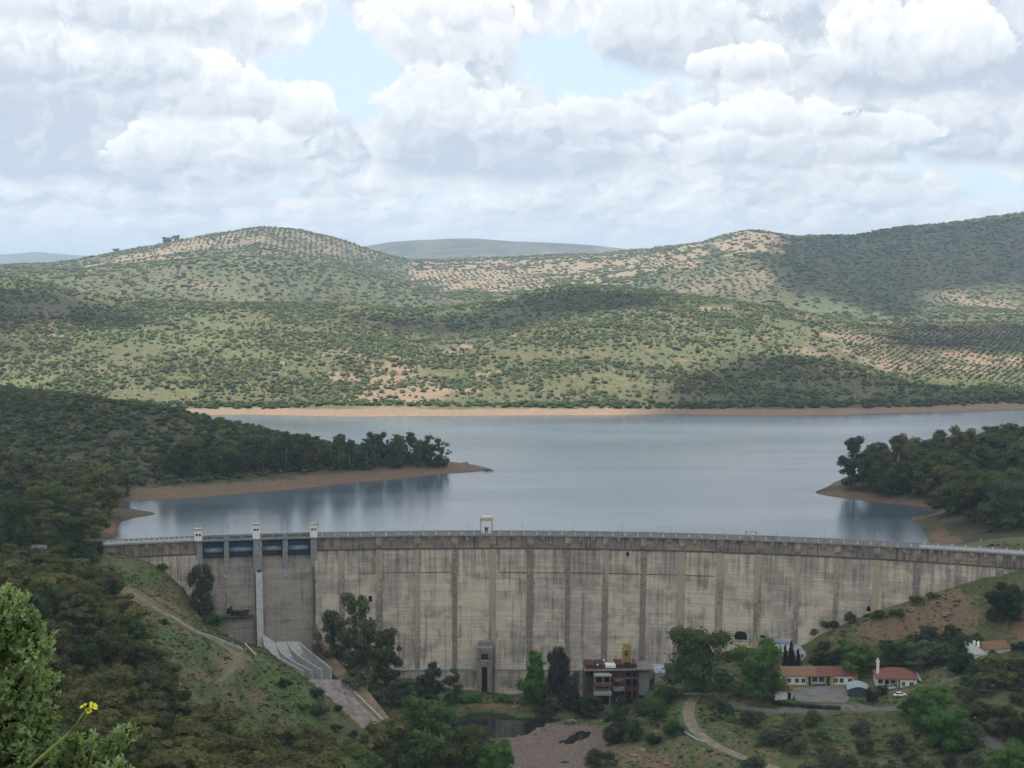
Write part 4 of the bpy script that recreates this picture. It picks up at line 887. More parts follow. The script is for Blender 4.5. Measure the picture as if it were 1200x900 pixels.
# ------------------------------------------------------------------ spillway chute
def chute():
    e = empty('spillway_chute', (0, 0, 0), 0, 'pale concrete spillway chute with four curved guide walls falling away from the dam foot', 'spillway chute')
    # top edge pixels of the four walls, start -> end, with depths
    W = [[(308, 744), (311, 757), (322, 768), (338, 777), (355, 786)], [(323, 753), (330, 765), (342, 774), (354, 780), (366, 786)], [(336, 752), (344, 763), (354, 771), (365, 778), (377, 785)], [(350, 752), (358, 759), (367, 766), (377, 774), (388, 783)]]
    Ys = [593, 588, 582, 575, 567]
    tops = [[P(a, b, Y) for (a, b), Y in zip(wl, Ys)] for wl in W]
    hts = [1.0, 2.2, 3.0, 3.7, 4.3]
    for wl in tops:
        V = []
        for p, h_ in zip(wl, hts):
            for x in (-.3, .3): V += [(p[0] + x, p[1], p[2]), (p[0] + x, p[1], p[2] - h_ - 1.0)]
        Fq = []
        for i in range(4):
            a = i * 4; b = a + 4; Fq += [(a, b, b + 2, a + 2), (a + 1, a + 3, b + 3, b + 1), (a, a + 1, b + 1, b), (a + 2, b + 2, b + 3, a + 3)]
        Fq += [(0, 2, 3, 1), (16, 17, 19, 18)]
        me = bpy.data.meshes.new('guide_wall'); me.from_pydata(V, [], Fq); me.materials.append(M['conc_pale']); link('guide_wall', me, e)
    for wa, wb in zip(tops[:-1], tops[1:]):
        V = []
        for p, q, h_ in zip(wa, wb, hts): V += [(p[0] + .25, p[1], p[2] - h_), (q[0] - .25, q[1], q[2] - h_), (q[0] - .25, q[1], q[2] - h_ - 1.2), (p[0] + .25, p[1], p[2] - h_ - 1.2)]
        Fq = []
        for i in range(4):
            a = i * 4; b = a + 4; Fq += [(a, a + 1, b + 1, b), (a + 3, b + 3, b + 2, a + 2)]
        Fq += [(16, 17, 18, 19), (0, 3, 2, 1)]
        me = bpy.data.meshes.new('chute_floor'); me.from_pydata(V, [], Fq); me.materials.append(M['conc_grey']); link('chute_floor', me, e)
        MB().add([(wa[1][0] + .4, wa[1][1], wa[1][2] - 2.1), (wb[1][0] - .4, wb[1][1], wb[1][2] - 2.1), (wb[0][0] - .4, wb[0][1], wb[0][2] + .1), (wa[0][0] + .4, wa[0][1], wa[0][2] + .1)], [(0, 1, 2, 3)]).obj('splash_sill', M['conc_pale'], e)
    return e
chute()
M['apron'] = simple('apron_concrete', (.29, .245, .22), .9, .4, .5)
e = empty('apron', (0, 0, 0), 0, 'worn pinkish concrete apron slab below the spillway chute, sloping to the river', 'spillway apron')
A = [P(352, 797, 566), P(399, 797, 567), P(449, 846, 549), P(424, 858, 547)]
N1, N2 = 5, 3
for i in range(N1):
    for j in range(N2):
        def q(u, v): 
            a = A[0] + (A[3] - A[0]) * u; b = A[1] + (A[2] - A[1]) * u; r_ = a + (b - a) * v; return (r_[0], r_[1], r_[2] + .25)
        g_ = .006; c4 = [q((i + g_) / N1, (j + g_ * 2) / N2), q((i + 1 - g_) / N1, (j + g_ * 2) / N2), q((i + 1 - g_) / N1, (j + 1 - g_ * 2) / N2), q((i + g_) / N1, (j + 1 - g_ * 2) / N2)][::-1]
        dz_ = rb.uniform(-.06, .06); MB().hexa([(x, y, z - 1.5) for x, y, z in c4], [(x, y, z + dz_) for x, y, z in c4]).obj('slab', M['apron'], e)
MB().tube([A[1] + (0, 0, .6), A[2] + (0, 0, .5)], .4, 4).obj('kerb', M['conc_pale'], e)
# earth bank held by a sloping concrete wing wall, right of the chute
Bk = [[P(366, 722, 600), P(371, 745, 592), P(396, 775, 575), P(430, 808, 562), P(458, 843, 549)], [P(369, 735, 596), P(366, 757, 590), P(391, 790, 571), P(418, 820, 558), P(449, 848, 548)]]
V = []
for a, b in zip(*Bk): V += [tuple(a), tuple(b), (b[0], b[1], b[2] - 4), (a[0] + 3, a[1] + 1, a[2] - 6)]
Fq = []
for i in range(4):
    a = i * 4; b = a + 4; Fq += [(a, b, b + 1, a + 1), (a + 1, b + 1, b + 2, a + 2), (a + 3, b + 3, b, a)]
Fq += [(0, 1, 2, 3), (16, 19, 18, 17)]
me = bpy.data.meshes.new('wing_wall'); me.from_pydata(V, [], Fq); me.materials.append(simple('earthy_concrete', (.225, .165, .105), .95, .45, .35))
tag(link('wing_wall', me), 'brown earth-stained sloping wing wall along the right side of the chute and apron', 'retaining wall')
# stepped bank wall on left hillside
def wall_line(name, pts, ht, th_, mat, label, cat='wall', parts=None):
    e = empty(name, tuple(pts[0]), 0, label, cat); o0 = Vector(pts[0])
    for i, (a, b) in enumerate(zip(pts[:-1], pts[1:])):
        a = Vector(a) - o0; b = Vector(b) - o0; dd = (b - a).normalized(); nrm = Vector((-dd.y, dd.x, 0)).normalized() * th_ / 2; b = b - dd * .06
        lo = [a - nrm, b - nrm, b + nrm, a + nrm]; MB().hexa([(v.x, v.y, v.z - .6) for v in lo], [(v.x, v.y, v.z + ht) for v in lo]).obj('wall_section', mat, e)
    return e
def along(pts, y0, y1):
    X, Y, Z, ok = hit_many([p[0] for p in pts], [p[1] for p in pts], y0, y1); return [Vector((x, y, z)) for x, y, z in zip(X, Y, Z)]
wall_line('low_wall', along([(200, 724), (214, 733), (228, 741), (243, 746), (256, 751), (270, 757), (284, 763)], 480, 560), .9, .35, M['conc_pale'], 'low pale wall along the outer edge of the dirt track on the left slope')
wall_line('low_wall', along([(287, 757), (293, 764), (300, 771)], 480, 590), 1.2, .4, M['conc_pale'], 'short white parapet at the head of the spillway chute', 'wall')

# ================================================================== BUILDINGS BELOW THE DAM
def at_px(px, py, y0=480, y1=600):
    X, Y, Z, ok = hit_many([px], [py], y0, y1)
    if not ok[0]: print('building misses ground', px, py); p = P(px, py, 560); return Vector((p[0], p[1], h1(p[0], p[1])))
    return Vector((X[0], Y[0], Z[0]))
def window(e, x, y, z, wd, ht, frame='off_white', nrm=-1, name='window'):
    f = MB().box(x - wd / 2 - .1, x + wd / 2 + .1, y - .06, y + .06, z - .1, z + ht + .1).obj(name, M[frame], e)
    MB().box(x - wd / 2, x - .05, y - .10, y - .065, z, z + ht).box(x + .05, x + wd / 2, y - .10, y - .065, z, z + ht).obj('pane', M['glass'], f)
    return f
def tiled_roof(e, x0, x1, y0, y1, z0, z1, mats, over=.35):
    """two-slope roof built of tile courses; one mesh of rows per slope"""
    ym = (y0 + y1) / 2; rows = 9
    for (xa, xb, mt) in mats:
        mb = MB()
        for s_ in (0, 1):
            ya = y0 - over if s_ == 0 else y1 + over
            for i in range(rows):
                u0, u1 = i / rows, (i + 1) / rows
                pa = (ya + (ym - ya) * u0, z0 + (z1 - z0) * u0); pb = (ya + (ym - ya) * u1, z0 + (z1 - z0) * u1)
                n_ = max(1, int((xb - xa) / 1.1))
                for j in range(n_):
                    xx0 = xa + (xb - xa) * j / n_; xx1 = xa + (xb - xa) * (j + 1) / n_ - .06; dz = rb.uniform(0, .06)
                    mb.hexa([(xx0, pa[0], pa[1] - .15), (xx1, pa[0], pa[1] - .15), (xx1, pb[0], pb[1] - .15), (xx0, pb[0], pb[1] - .15)], [(xx0, pa[0], pa[1] + .14 + dz), (xx1, pa[0], pa[1] + .14 + dz), (xx1, pb[0], pb[1] + .04 + dz), (xx0, pb[0], pb[1] + .04 + dz)])
        mb.obj('roof', M[mt], e)
# long office
b = at_px(961, 803.5); S_ = b.y / F; e = empty('long_house', b, 0, 'long single-storey white house with ochre trim and half tan, half red tile roof', 'house')
hw = 44 * S_; wl = 3.4
MB().box(-hw, -4.0, 0, 9, -.5, wl).box(3.6, hw, 0, 9, -.5, wl).box(-4.0, 3.6, 2.2, 9, -.5, wl).obj('wall', M['white'], e)
for x0, x1 in ((-hw - .02, -hw + .55), (hw - 1.6, hw + .02), (-4.9, -4.0), (3.6, 5.0), (-2.9, -2.6), (2.0, 2.3)): MB().box(x0, x1, -.06, .4, -.3, wl - .05).obj('ochre_trim', M['ochre'], e)
for x0, x1 in ((-hw + .56, -4.95), (5.05, hw - 1.65)): MB().box(x0, x1, -.07, .2, -.3, .45).obj('plinth', M['ochre'], e)
tiled_roof(e, -hw, hw, 0, 9, wl, wl + 2.3, [(-hw - .5, -1, 'roof_tan'), (-1, hw + .5, 'roof_tile')])
MB().add([(-hw, 0, wl), (-hw, 9, wl), (-hw, 4.5, wl + 2.2), (hw, 0, wl), (hw, 9, wl), (hw, 4.5, wl + 2.2)], [(0, 2, 1), (3, 4, 5)]).obj('gable', M['ochre'], e)
for px in (924, 933.5, 941, 979.5, 986.5, 996.5): window(e, (px - 961) * S_, -.02, 1.1, 1.3, 1.4)
for x, wd in ((-3.3, .9), (2.8, 1.0)): MB().box(x - wd / 2, x + wd / 2, 2.1, 2.19, 0, 2.6).obj('door', M['black'], e)
window(e, -1.4, 2.18, .9, 1.5, 1.6); window(e, .9, 2.18, .9, 1.5, 1.6)
# small hut at the gate
b = at_px(917, 820); S_ = b.y / F; e = empty('gate_hut', b, 0, 'small white hut with a red and brown tile roof and dark doorway behind the hedge', 'hut')
MB().box(-8.5 * S_, 10 * S_, 0, 4.5, -.5, 3.0).obj('wall', M['white'], e)
MB().box(-9 * S_, -8.52 * S_, -.1, 4.6, -.3, 3.0).obj('side_wall', M['off_white'], e); MB().box(10.02 * S_, 12 * S_, -.1, 4.6, -.3, 2.9).obj('side_wall', M['off_white'], e)
tiled_roof(e, -3, 3, 0, 4.5, 3.0, 4.3, [(-9.5 * S_, -1 * S_, 'roof_tan'), (-1 * S_, 8 * S_, 'roof_tile'), (8.1 * S_, 12 * S_, 'roof_tan')])
MB().box(6 * S_, 10 * S_, -.05, .04, 0, 2.5).obj('door', M['black'], e)
# open shed with pale roof
b = at_px(1006, 817); S_ = b.y / F; e = empty('open_shed', b, R(-8), 'low dark blue shed with a pale grey sheet roof at the corner of the yard', 'shed')
MB().box(-12 * S_, 12 * S_, 0, 8, -.5, 2.3).obj('wall', M['slate'], e)
for i in range(6):
    x0 = -13 * S_ + i * 26 * S_ / 6; x1 = x0 + 26 * S_ / 6 - .05; f0 = 2.4 + 1.1 * math.sin(math.pi * i / 6); f1 = 2.4 + 1.1 * math.sin(math.pi * (i + 1) / 6)
    MB().hexa([(x0, -.5, f0), (x1, -.5, f1), (x1, 8.5, f1), (x0, 8.5, f0)], [(x0, -.5, f0 + .12), (x1, -.5, f1 + .12), (x1, 8.5, f1 + .12), (x0, 8.5, f0 + .12)]).obj('roof_sheet', M['roof_grey'], e)
MB().add([(-12 * S_, -.02, 2.3), (12 * S_, -.02, 2.3), (0, -.02, 3.4)], [(0, 1, 2)]).obj('gable', M['slate'], e)
# villa with hipped red roof
b = at_px(1050, 807); S_ = b.y / F; e = empty('villa', b, R(-6), 'white villa with a red hipped tile roof, shaded porch and tall white chimney', 'house')
X0, X1 = -22 * S_, 28 * S_; wl = 3.3
MB().box(X0, 5 * S_, 3.2, 11, -.6, wl).box(5 * S_, X1 - 1, 0, 11, -.6, wl).obj('wall', M['white'], e)
for x in (X0 + .2, X0 + 2.2, 2.5 * S_): MB().box(x - .18, x + .18, .6, 1.0, -.3, wl).obj('porch_column', M['white'], e)
MB().box(X0, 5 * S_, .5, 1.1, wl - .5, wl).obj('porch_beam', M['white'], e); MB().box(X0 + .1, 5 * S_, .6, 3.2, -.3, .1).obj('porch_floor', M['rust'], e)
MB().box(X0 + 3.0, X0 + 4.2, 3.1, 3.18, .1, 2.4).obj('door', M['maroon'], e); window(e, X0 + 1.4, 3.16, 1, 1.3, 1.3); window(e, X0 + 5.6, 3.16, 1, 1.2, 1.3); window(e, 8.5 * S_, -.02, 1, 1.0, 1.3); window(e, 18 * S_, -.02, 1, 1.2, 1.3)
xr0, xr1 = X0 + 4.6, X1 - 5.2; yr = 5.5; zr = wl + 2.6; o_ = .5
quad = [((X0 - o_, -.4), (X1 - 1 + o_, -.4), (xr1, yr), (xr0, yr)), ((X1 - 1 + o_, -.4), (X1 - 1 + o_, 11.5), (xr1, yr), (xr1, yr)), ((X1 - 1 + o_, 11.5), (X0 - o_, 11.5), (xr0, yr), (xr1, yr)), ((X0 - o_, 11.5), (X0 - o_, -.4), (xr0, yr), (xr0, yr))]
for a, b_, c, d_ in quad:
    mb = MB()
    for i in range(8):
        u0, u1 = i / 8, (i + 1) / 8; L_ = lambda p, q, u: (p[0] + (q[0] - p[0]) * u, p[1] + (q[1] - p[1]) * u)
        l0, r0_, l1, r1_ = L_(a, d_, u0), L_(b_, c, u0), L_(a, d_, u1), L_(b_, c, u1); z0, z1 = wl + (zr - wl) * u0, wl + (zr - wl) * u1; n_ = max(1, int(12 * (1 - u0)))
        for j in range(n_):
            f0, f1 = j / n_, (j + .93) / n_; q = [L_(l0, r0_, f0), L_(l0, r0_, f1), L_(l1, r1_, f1), L_(l1, r1_, f0)]; dz = rb.uniform(0, .05)
            mb.hexa([(*q[0], z0 - .1), (*q[1], z0 - .1), (*q[2], z1 - .1), (*q[3], z1 - .1)], [(*q[0], z0 + .17 + dz), (*q[1], z0 + .17 + dz), (*q[2], z1 + .06 + dz), (*q[3], z1 + .06 + dz)])
    mb.obj('roof', M['roof_tile'], e)
ch = MB().box(X0 + .2, X0 + 1.1, 4, 4.9, 0, 8.0).box(X0 + 0, X0 + 1.3, 3.8, 5.1, 8.0, 8.3).obj('chimney', M['white'], e); MB().box(X0 + .3, X0 + 1.0, 4.1, 4.8, 8.32, 9.2).obj('chimney_pot', M['off_white'], ch)
MB().hexa([(X1 - .4, .2, 2.9), (X1 + 3.2, .2, 1.4), (X1 + 3.2, 9, 1.6), (X1 - .4, 9, 4.0)], [(X1 - .4, .2, 3.05), (X1 + 3.2, .2, 1.55), (X1 + 3.2, 9, 1.75), (X1 - .4, 9, 4.15)]).obj('awning', M['roof_grey'], e)
# cars
def car(px, py, rz, mat, label, y0=480, y1=600):
    b = at_px(px, py, y0, y1); e = empty('parked_car', b, rz, label, 'car', 'cars parked by the villa')
    sec = [(-2.1, .35, .72, .80), (-1.9, .30, .92, .84), (-.9, .28, 1.0, .86), (.9, .28, 1.0, .86), (1.7, .30, .88, .82), (2.05, .38, .66, .74)]
    V = []; 
    for x, z0, z1, hw_ in sec: V += [(x, -hw_, z0), (x, -hw_, z1 - .12), (x, -hw_ * .9, z1), (x, hw_ * .9, z1), (x, hw_, z1 - .12), (x, hw_, z0)]
    Fq = [(i * 6 + j, i * 6 + (j + 1) % 6, (i + 1) * 6 + (j + 1) % 6, (i + 1) * 6 + j) for i in range(5) for j in range(6)] + [tuple(range(6))[::-1], tuple(30 + j for j in range(6))]
    MB().add(V, Fq).obj('body', M[mat], e, smooth=False)
    MB().hexa([(-1.75, -.78, .98), (1.05, -.78, .98), (1.05, .78, .98), (-1.75, .78, .98)], [(-1.35, -.62, 1.42), (.35, -.62, 1.42), (.35, .62, 1.42), (-1.35, .62, 1.42)]).obj('window', M['glass'], e)
    MB().box(-1.33, .33, -.61, .61, 1.425, 1.48).obj('roof', M[mat], e)
    for x in (-1.3, 1.3):
        for y in (-.80, .80): wh = MB().tube([(x, y - .1, .33), (x, y + .1, .33)], .33, 12).obj('wheel', M['black'], e); MB().tube([(x, y - .12, .33), (x, y + .12, .33)], .16, 8).obj('rim', M['steel'], wh)
    for y in (-.55, .55): MB().box(2.0, 2.09, y - .16, y + .16, .56, .7).obj('headlight', M['steel'], e)
    return e
car(1055, 816, R(12), 'white', 'white parked car on the grass in front of the villa')
car(1043, 807.5, R(4), 'off_white', 'white parked car half hidden by a bush beside the villa porch')
# house on the right, half hidden by trees
b = at_px(1150, 778, 500, 600); S_ = b.y / F; e = empty('hillside_house', b, R(14), 'white gabled house with an old tan tile roof half hidden by trees on the hillside', 'house')
MB().add([(-2.2, 0, -2), (2.6, 0, -2), (2.6, 0, 3.0), (-2.2, 0, 6.4), (-2.2, 9, -2), (2.6, 9, -2), (2.6, 9, 3.0), (-2.2, 9, 6.4)], [(0, 1, 2, 3), (5, 4, 7, 6), (1, 5, 6, 2), (4, 0, 3, 7), (3, 2, 6, 7), (0, 4, 5, 1)]).obj('gable_wall', M['white'], e)
MB().box(2.65, 14, 5, 12, -2, 3.4).obj('wall', M['off_white'], e); window(e, 9, 4.97, .9, 1.2, 1.2); MB().box(-2.4, -1.7, 1, 1.7, 6.4, 7.7).obj('chimney', M['white'], e); MB().tube([(.5, 3, 5.2), (.5, 3, 6.6), (.5, 3, 7.2)], [.5, .5, .05], 8).obj('chimney', M['white'], e)
bb = empty('tmp', (0, 0, 0)); bpy.data.objects.remove(bb)
mb = MB()
for i in range(7):
    u0, u1 = i / 7, (i + 1) / 7
    for j in range(11):
        x0 = 2.5 + j * 1.07; mb.hexa([(x0, 4.6 + 4 * u0, 3.4 + 2 * u0), (x0 + 1.0, 4.6 + 4 * u0, 3.4 + 2 * u0), (x0 + 1.0, 4.6 + 4 * u1, 3.4 + 2 * u1), (x0, 4.6 + 4 * u1, 3.4 + 2 * u1)], [(x0, 4.6 + 4 * u0, 3.65 + 2 * u0), (x0 + 1.0, 4.6 + 4 * u0, 3.65 + 2 * u0), (x0 + 1.0, 4.6 + 4 * u1, 3.52 + 2 * u1), (x0, 4.6 + 4 * u1, 3.52 + 2 * u1)])
        mb.hexa([(x0, 12.6 - 4 * u1, 3.4 + 2 * u1), (x0 + 1.0, 12.6 - 4 * u1, 3.4 + 2 * u1), (x0 + 1.0, 12.6 - 4 * u0, 3.4 + 2 * u0), (x0, 12.6 - 4 * u0, 3.4 + 2 * u0)], [(x0, 12.6 - 4 * u1, 3.52 + 2 * u1), (x0 + 1.0, 12.6 - 4 * u1, 3.52 + 2 * u1), (x0 + 1.0, 12.6 - 4 * u0, 3.65 + 2 * u0), (x0, 12.6 - 4 * u0, 3.65 + 2 * u0)])
mb.obj('roof', M['roof_tan'], e)
# blue-roofed workshop and gabled store near the dam foot
b = at_px(916, 764, 560, 605); S_ = b.y / F; e = empty('workshop', b, R(-8), 'white workshop with a blue-grey sheet roof at the foot of the dam', 'building')
MB().box(-9 * S_, 9 * S_, 0, 7, -2.5, 3.2).obj('wall', M['white'], e); window(e, 1.2, -.02, .9, .8, 1.0); MB().box(-.9, .1, -.05, .05, -1, 1.9).obj('door', M['steel'], e)
for i in range(6): x0 = -9.4 * S_ + i * 3.13 * S_; MB().hexa([(x0, -.4, 3.2), (x0 + 3.0 * S_, -.4, 3.2), (x0 + 3.0 * S_, 7.4, 4.6), (x0, 7.4, 4.6)], [(x0, -.4, 3.35), (x0 + 3.0 * S_, -.4, 3.35), (x0 + 3.0 * S_, 7.4, 4.75), (x0, 7.4, 4.75)]).obj('roof_sheet', M['roof_blue'], e)
b = at_px(940, 773, 550, 605); S_ = b.y / F; e = empty('gabled_store', b, R(10), 'small white gabled store with a pale blue-grey roof behind the cypress trees', 'building')
MB().box(-5 * S_, 5 * S_, 0, 6, -1.5, 2.6).add([(-5 * S_, 0, 2.6), (5 * S_, 0, 2.6), (0, 0, 4.2), (-5 * S_, 6, 2.6), (5 * S_, 6, 2.6), (0, 6, 4.2)], [(0, 1, 2), (5, 4, 3), (0, 2, 5, 3), (2, 1, 4, 5)]).obj('wall', M['white'], e)
for s_ in (-1, 1): MB().hexa([(s_ * 5.8 * S_, -.3, 2.45), (0, -.3, 4.3), (0, 6.3, 4.3), (s_ * 5.8 * S_, 6.3, 2.45)], [(s_ * 5.8 * S_, -.3, 2.6), (0, -.3, 4.45), (0, 6.3, 4.45), (s_ * 5.8 * S_, 6.3, 2.6)]).obj('roof', M['roof_blue'] if s_ > 0 else M['roof_grey'], e)
window(e, 0, -.02, .9, .8, 1.0)
# white building bits on the banks of the lake
b = at_px(1189, 537, 780, 1000); e = empty('lakeside_house', b, R(5), 'low white house among the trees on the right bank of the lake', 'house')
MB().box(-4, 6, 0, 7, -1, 2.6).obj('wall', M['white'], e); MB().hexa([(-4.5, -.5, 2.6), (6.5, -.5, 2.6), (6.5, 7.5, 3.8), (-4.5, 7.5, 3.8)], [(-4.5, -.5, 2.8), (6.5, -.5, 2.8), (6.5, 7.5, 4.0), (-4.5, 7.5, 4.0)]).obj('roof', M['off_white'], e); window(e, 1, -.02, .9, 1, 1)
# vehicles at the left end of the crest road
b = at_px(85, 646, 540, 680); e = empty('parked_van', b, R(8), 'white parked van by the trees at the left end of the dam', 'van')
MB().hexa([(-2.6, -1, .4), (2.4, -1, .4), (2.4, 1, .4), (-2.6, 1, .4)], [(-2.5, -.92, 2.3), (1.5, -.92, 2.3), (1.5, .92, 2.3), (-2.5, .92, 2.3)]).box(2.41, 3.0, -.9, .9, .4, 1.2).obj('body', M['white'], e); MB().hexa([(2.0, -.85, 1.3), (2.35, -.85, 1.25), (2.35, .85, 1.25), (2.0, .85, 1.3)], [(1.6, -.8, 2.1), (1.75, -.8, 2.1), (1.75, .8, 2.1), (1.6, .8, 2.1)]).obj('windscreen', M['glass'], e)
for x in (-1.6, 1.9):
    for y in (-.95, .95): MB().tube([(x, y - .1, .38), (x, y + .1, .38)], .38, 10).obj('wheel', M['black'], e)

# ------------------------------------------------------------------ power house
YP = 582.; s_ = YP / F; OX, OZ = (720 - 600) * s_, HC - (791 - 330) * s_
e = empty('power_house', (OX, YP, OZ - 14), R(3), 'concrete and brick power house with red balconies and maroon roof below the dam', 'power house')
pxm = lambda p: (p - 720) * s_
pzm = lambda p: 14 - (p - 791) * s_
def bxp(name, x0, x1, p0, p1, y0, y1, mat, par=None): return MB().box(pxm(x0), pxm(x1), y0, y1, pzm(p1), pzm(p0)).obj(name, M[mat], par or e)
bxp('wall', 688, 753, 791, 845, 3, 12, 'conc_dark'); bxp('deck', 686, 768, 789.4, 791, -.6, 12, 'conc_tower')
for x in (719, 727, 735, 743, 750): bxp('column', x - .6, x + .6, 791, 826, .6, 1.3, 'rust')
bxp('tower', 697, 716, 793, 842, -3.4, 3, 'conc_tower')
for p0, p1, mt in ((803, 807, 'rust'), (813, 817, 'conc_pale'), (792.5, 794.5, 'conc_pale')): bxp('balcony', 696.2, 716.8, p0, p1, -4.6, -3.42, mt)
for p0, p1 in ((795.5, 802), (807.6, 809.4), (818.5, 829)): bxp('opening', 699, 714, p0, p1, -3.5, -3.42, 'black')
bxp('tower_frame', 706.2, 707.6, 794.8, 803, -3.7, -3.52, 'conc_pale')
for x in (690.5, 695): bxp('window', x - 1.6, x + 1.4, 795, 799, 2.7, 2.95, 'black')
bxp('brick_panel', 720.2, 735, 793, 815, 1.5, 2.95, 'rust'); bxp('orange_box', 723, 731, 801, 804, -.6, 1.45, 'orange'); bxp('box_base', 720, 733.5, 811, 815, -1.0, 1.45, 'conc_grey')
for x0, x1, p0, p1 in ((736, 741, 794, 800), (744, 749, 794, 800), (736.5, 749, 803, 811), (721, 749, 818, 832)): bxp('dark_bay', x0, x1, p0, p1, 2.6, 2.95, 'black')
bxp('beam', 717, 752, 801.2, 802.4, 1.35, 2.5, 'conc_grey'); bxp('beam', 717, 752, 815.4, 816.8, 1.35, 2.5, 'rust')
for x0, x1, mt in ((687, 698.5, 'maroon'), (700, 711, 'maroon'), (724, 737, 'maroon'), (738.5, 748.5, 'maroon')): bxp('roof', x0, x1, 784.2, 787.6, .5, 9, mt)
bxp('roof_edge', 687.5, 700, 787.7, 789.2, .4, 1.4, 'rust'); bxp('skylight', 711, 723.6, 785.2, 788.2, .5, 5, 'white')
MB().tube([(pxm(722), -3.6, pzm(824)), (pxm(726), -3.8, pzm(820)), (pxm(728), -3.4, pzm(826)), (pxm(726), -3.2, pzm(832))], .35, 6).obj('pipe', M['steel'], e)
MB().box(pxm(697), pxm(704), -5.4, -4.8, pzm(839), pzm(837)).obj('pipe_end', M['off_white'], e)
e2 = empty('yellow_gantry', (OX, YP + 2, OZ), 0, 'yellow steel gantry crane with splayed legs standing on the power house deck', 'crane'); e2.scale = (.85, .85, .88); e2.location.x += .8
for x0, x1 in ((732, 730), (741, 744.5)):
    for y in (0, 3.0): MB().hexa([(pxm(x1) - .3, y - .3, 0), (pxm(x1) + .3, y - .3, 0), (pxm(x1) + .3, y + .3, 0), (pxm(x1) - .3, y + .3, 0)], [(pxm(x0) - .3, y - .3, 8.4), (pxm(x0) + .3, y - .3, 8.4), (pxm(x0) + .3, y + .3, 8.4), (pxm(x0) - .3, y + .3, 8.4)]).obj('leg', M['yellow'], e2)
MB().box(pxm(731), pxm(743), -.4, 3.4, 8.4, 9.6).obj('beam', M['yellow'], e2); MB().box(pxm(732), pxm(741.5), -.3, 3.0, 9.8, 10.9).obj('cab', M['yellow'], e2)
MB().box(pxm(733), pxm(740), .6, 2.4, 3.5, 7.5).obj('hoist', M['yellow'], e2); MB().box(pxm(734.5), pxm(737.5), .45, .58, 5.6, 6.8).box(pxm(734), pxm(736.5), .45, .58, 2.2, 3.6).obj('opening', M['black'], e2)
MB().box(pxm(730), pxm(744), -.1, .3, 3.0, 3.4).obj('cross_beam', M['yellow'], e2)
for x, lab in ((755, 'left white flat-roofed cabin on the slope beside the power house'), (773, 'right white flat-roofed cabin half behind the big dark tree')):
    c = P(x, 791, 584); e3 = empty('white_cabin', (c[0], 584, c[2] - 1.5), 0, lab, 'cabin', 'white cabins beside the power house')
    MB().box(-1.9, 1.9, 0, 6, -6, 2.2).obj('wall', M['conc_grey'], e3)
    for i in range(3): MB().hexa([(-2.0, i * 2.1, 2.2 + i * .55), (2.0, i * 2.1, 2.2 + i * .55), (2.0, i * 2.1 + 2, 2.8 + i * .55), (-2.0, i * 2.1 + 2, 2.8 + i * .55)], [(-2.0, i * 2.1, 2.35 + i * .55), (2.0, i * 2.1, 2.35 + i * .55), (2.0, i * 2.1 + 2, 2.95 + i * .55), (-2.0, i * 2.1 + 2, 2.95 + i * .55)]).obj('roof_panel', M['roof_grey'], e3)
for px, py, lab in ((708.7, 779, 'white globe lamp on a pole rising above the power house roof'), (701.5, 784.5, 'white globe lamp low on the power house roof')):
    e3 = empty('globe_lamp', (OX + pxm(px), YP - .2, OZ + .2), 0, lab, 'lamp'); hh = (791 - py) * s_
    MB().tube([(0, 0, -.3), (0, 0, hh)], .07, 5).obj('pole', M['steel'], e3); iv, if_ = ico(); MB().add((iv * .42 + (0, 0, hh)).tolist(), if_.tolist()).obj('globe', M['white'], e3, smooth=True)

# ------------------------------------------------------------------ roads, yard and walls
def ribbon(name, line, hw, mat, lift=.06):
    pts = []
    for a, b in zip(line[:-1], line[1:]):
        n_ = max(2, int(np.linalg.norm(b[:2] - a[:2]) / 3)); pts += [a + (b - a) * i / n_ for i in range(n_)]
    pts.append(line[-1]); pts = np.array(pts); 
    for _ in range(4): pts[1:-1] = (pts[:-2] + 2 * pts[1:-1] + pts[2:]) / 4
    t_ = np.gradient(pts[:, :2], axis=0); t_ /= np.linalg.norm(t_, axis=1)[:, None]; nrm = np.c_[-t_[:, 1], t_[:, 0]]
    offs = np.linspace(-hw, hw, 5); V = []
    for p_, q in zip(pts, nrm):
        for o in offs: V.append((p_[0] + q[0] * o, p_[1] + q[1] * o, p_[2] + lift - .02 * abs(o)))
    V = np.array(V); hz_ = H(V[:, 0], V[:, 1]); V[:, 2] = np.maximum(V[:, 2], hz_ + .05); n5 = 5
    Fq = [(i * n5 + j, i * n5 + j + 1, (i + 1) * n5 + j + 1, (i + 1) * n5 + j) for i in range(len(pts) - 1) for j in range(n5 - 1)]
    me = bpy.data.meshes.new(name); me.from_pydata(V.tolist(), [], Fq); me.materials.append(mat); me.update()
    if me.polygons[0].normal.z < 0: me.flip_normals()
    return tag(link(name, me), kind='structure')
M['dirt'] = simple('pale_dirt', (.24, .195, .145), .95, .4, .5)
M['dirt2'] = simple('brown_dirt', (.19, .15, .105), .95, .4, .5)
M['gravel_yard'] = simple('grey_yard_gravel', (.19, .18, .165), .95, .35, .3)
ribbon('road', ROADS['road'][0], 2.6, M['asphalt']); ribbon('track', ROADS['track'][0], 1.9, M['dirt']); ribbon('dirt_path', ROADS['hill_track'][0], 1.1, M['dirt2'])
ys = [tuple((*p[:2], -34.93)) for p in YARD]; me = bpy.data.meshes.new('yard'); me.from_pydata(ys, [], [tuple(range(len(ys)))]); me.materials.append(M['gravel_yard']); me.update()
if me.polygons[0].normal.z < 0: me.flip_normals()
tag(link('yard', me), kind='structure')
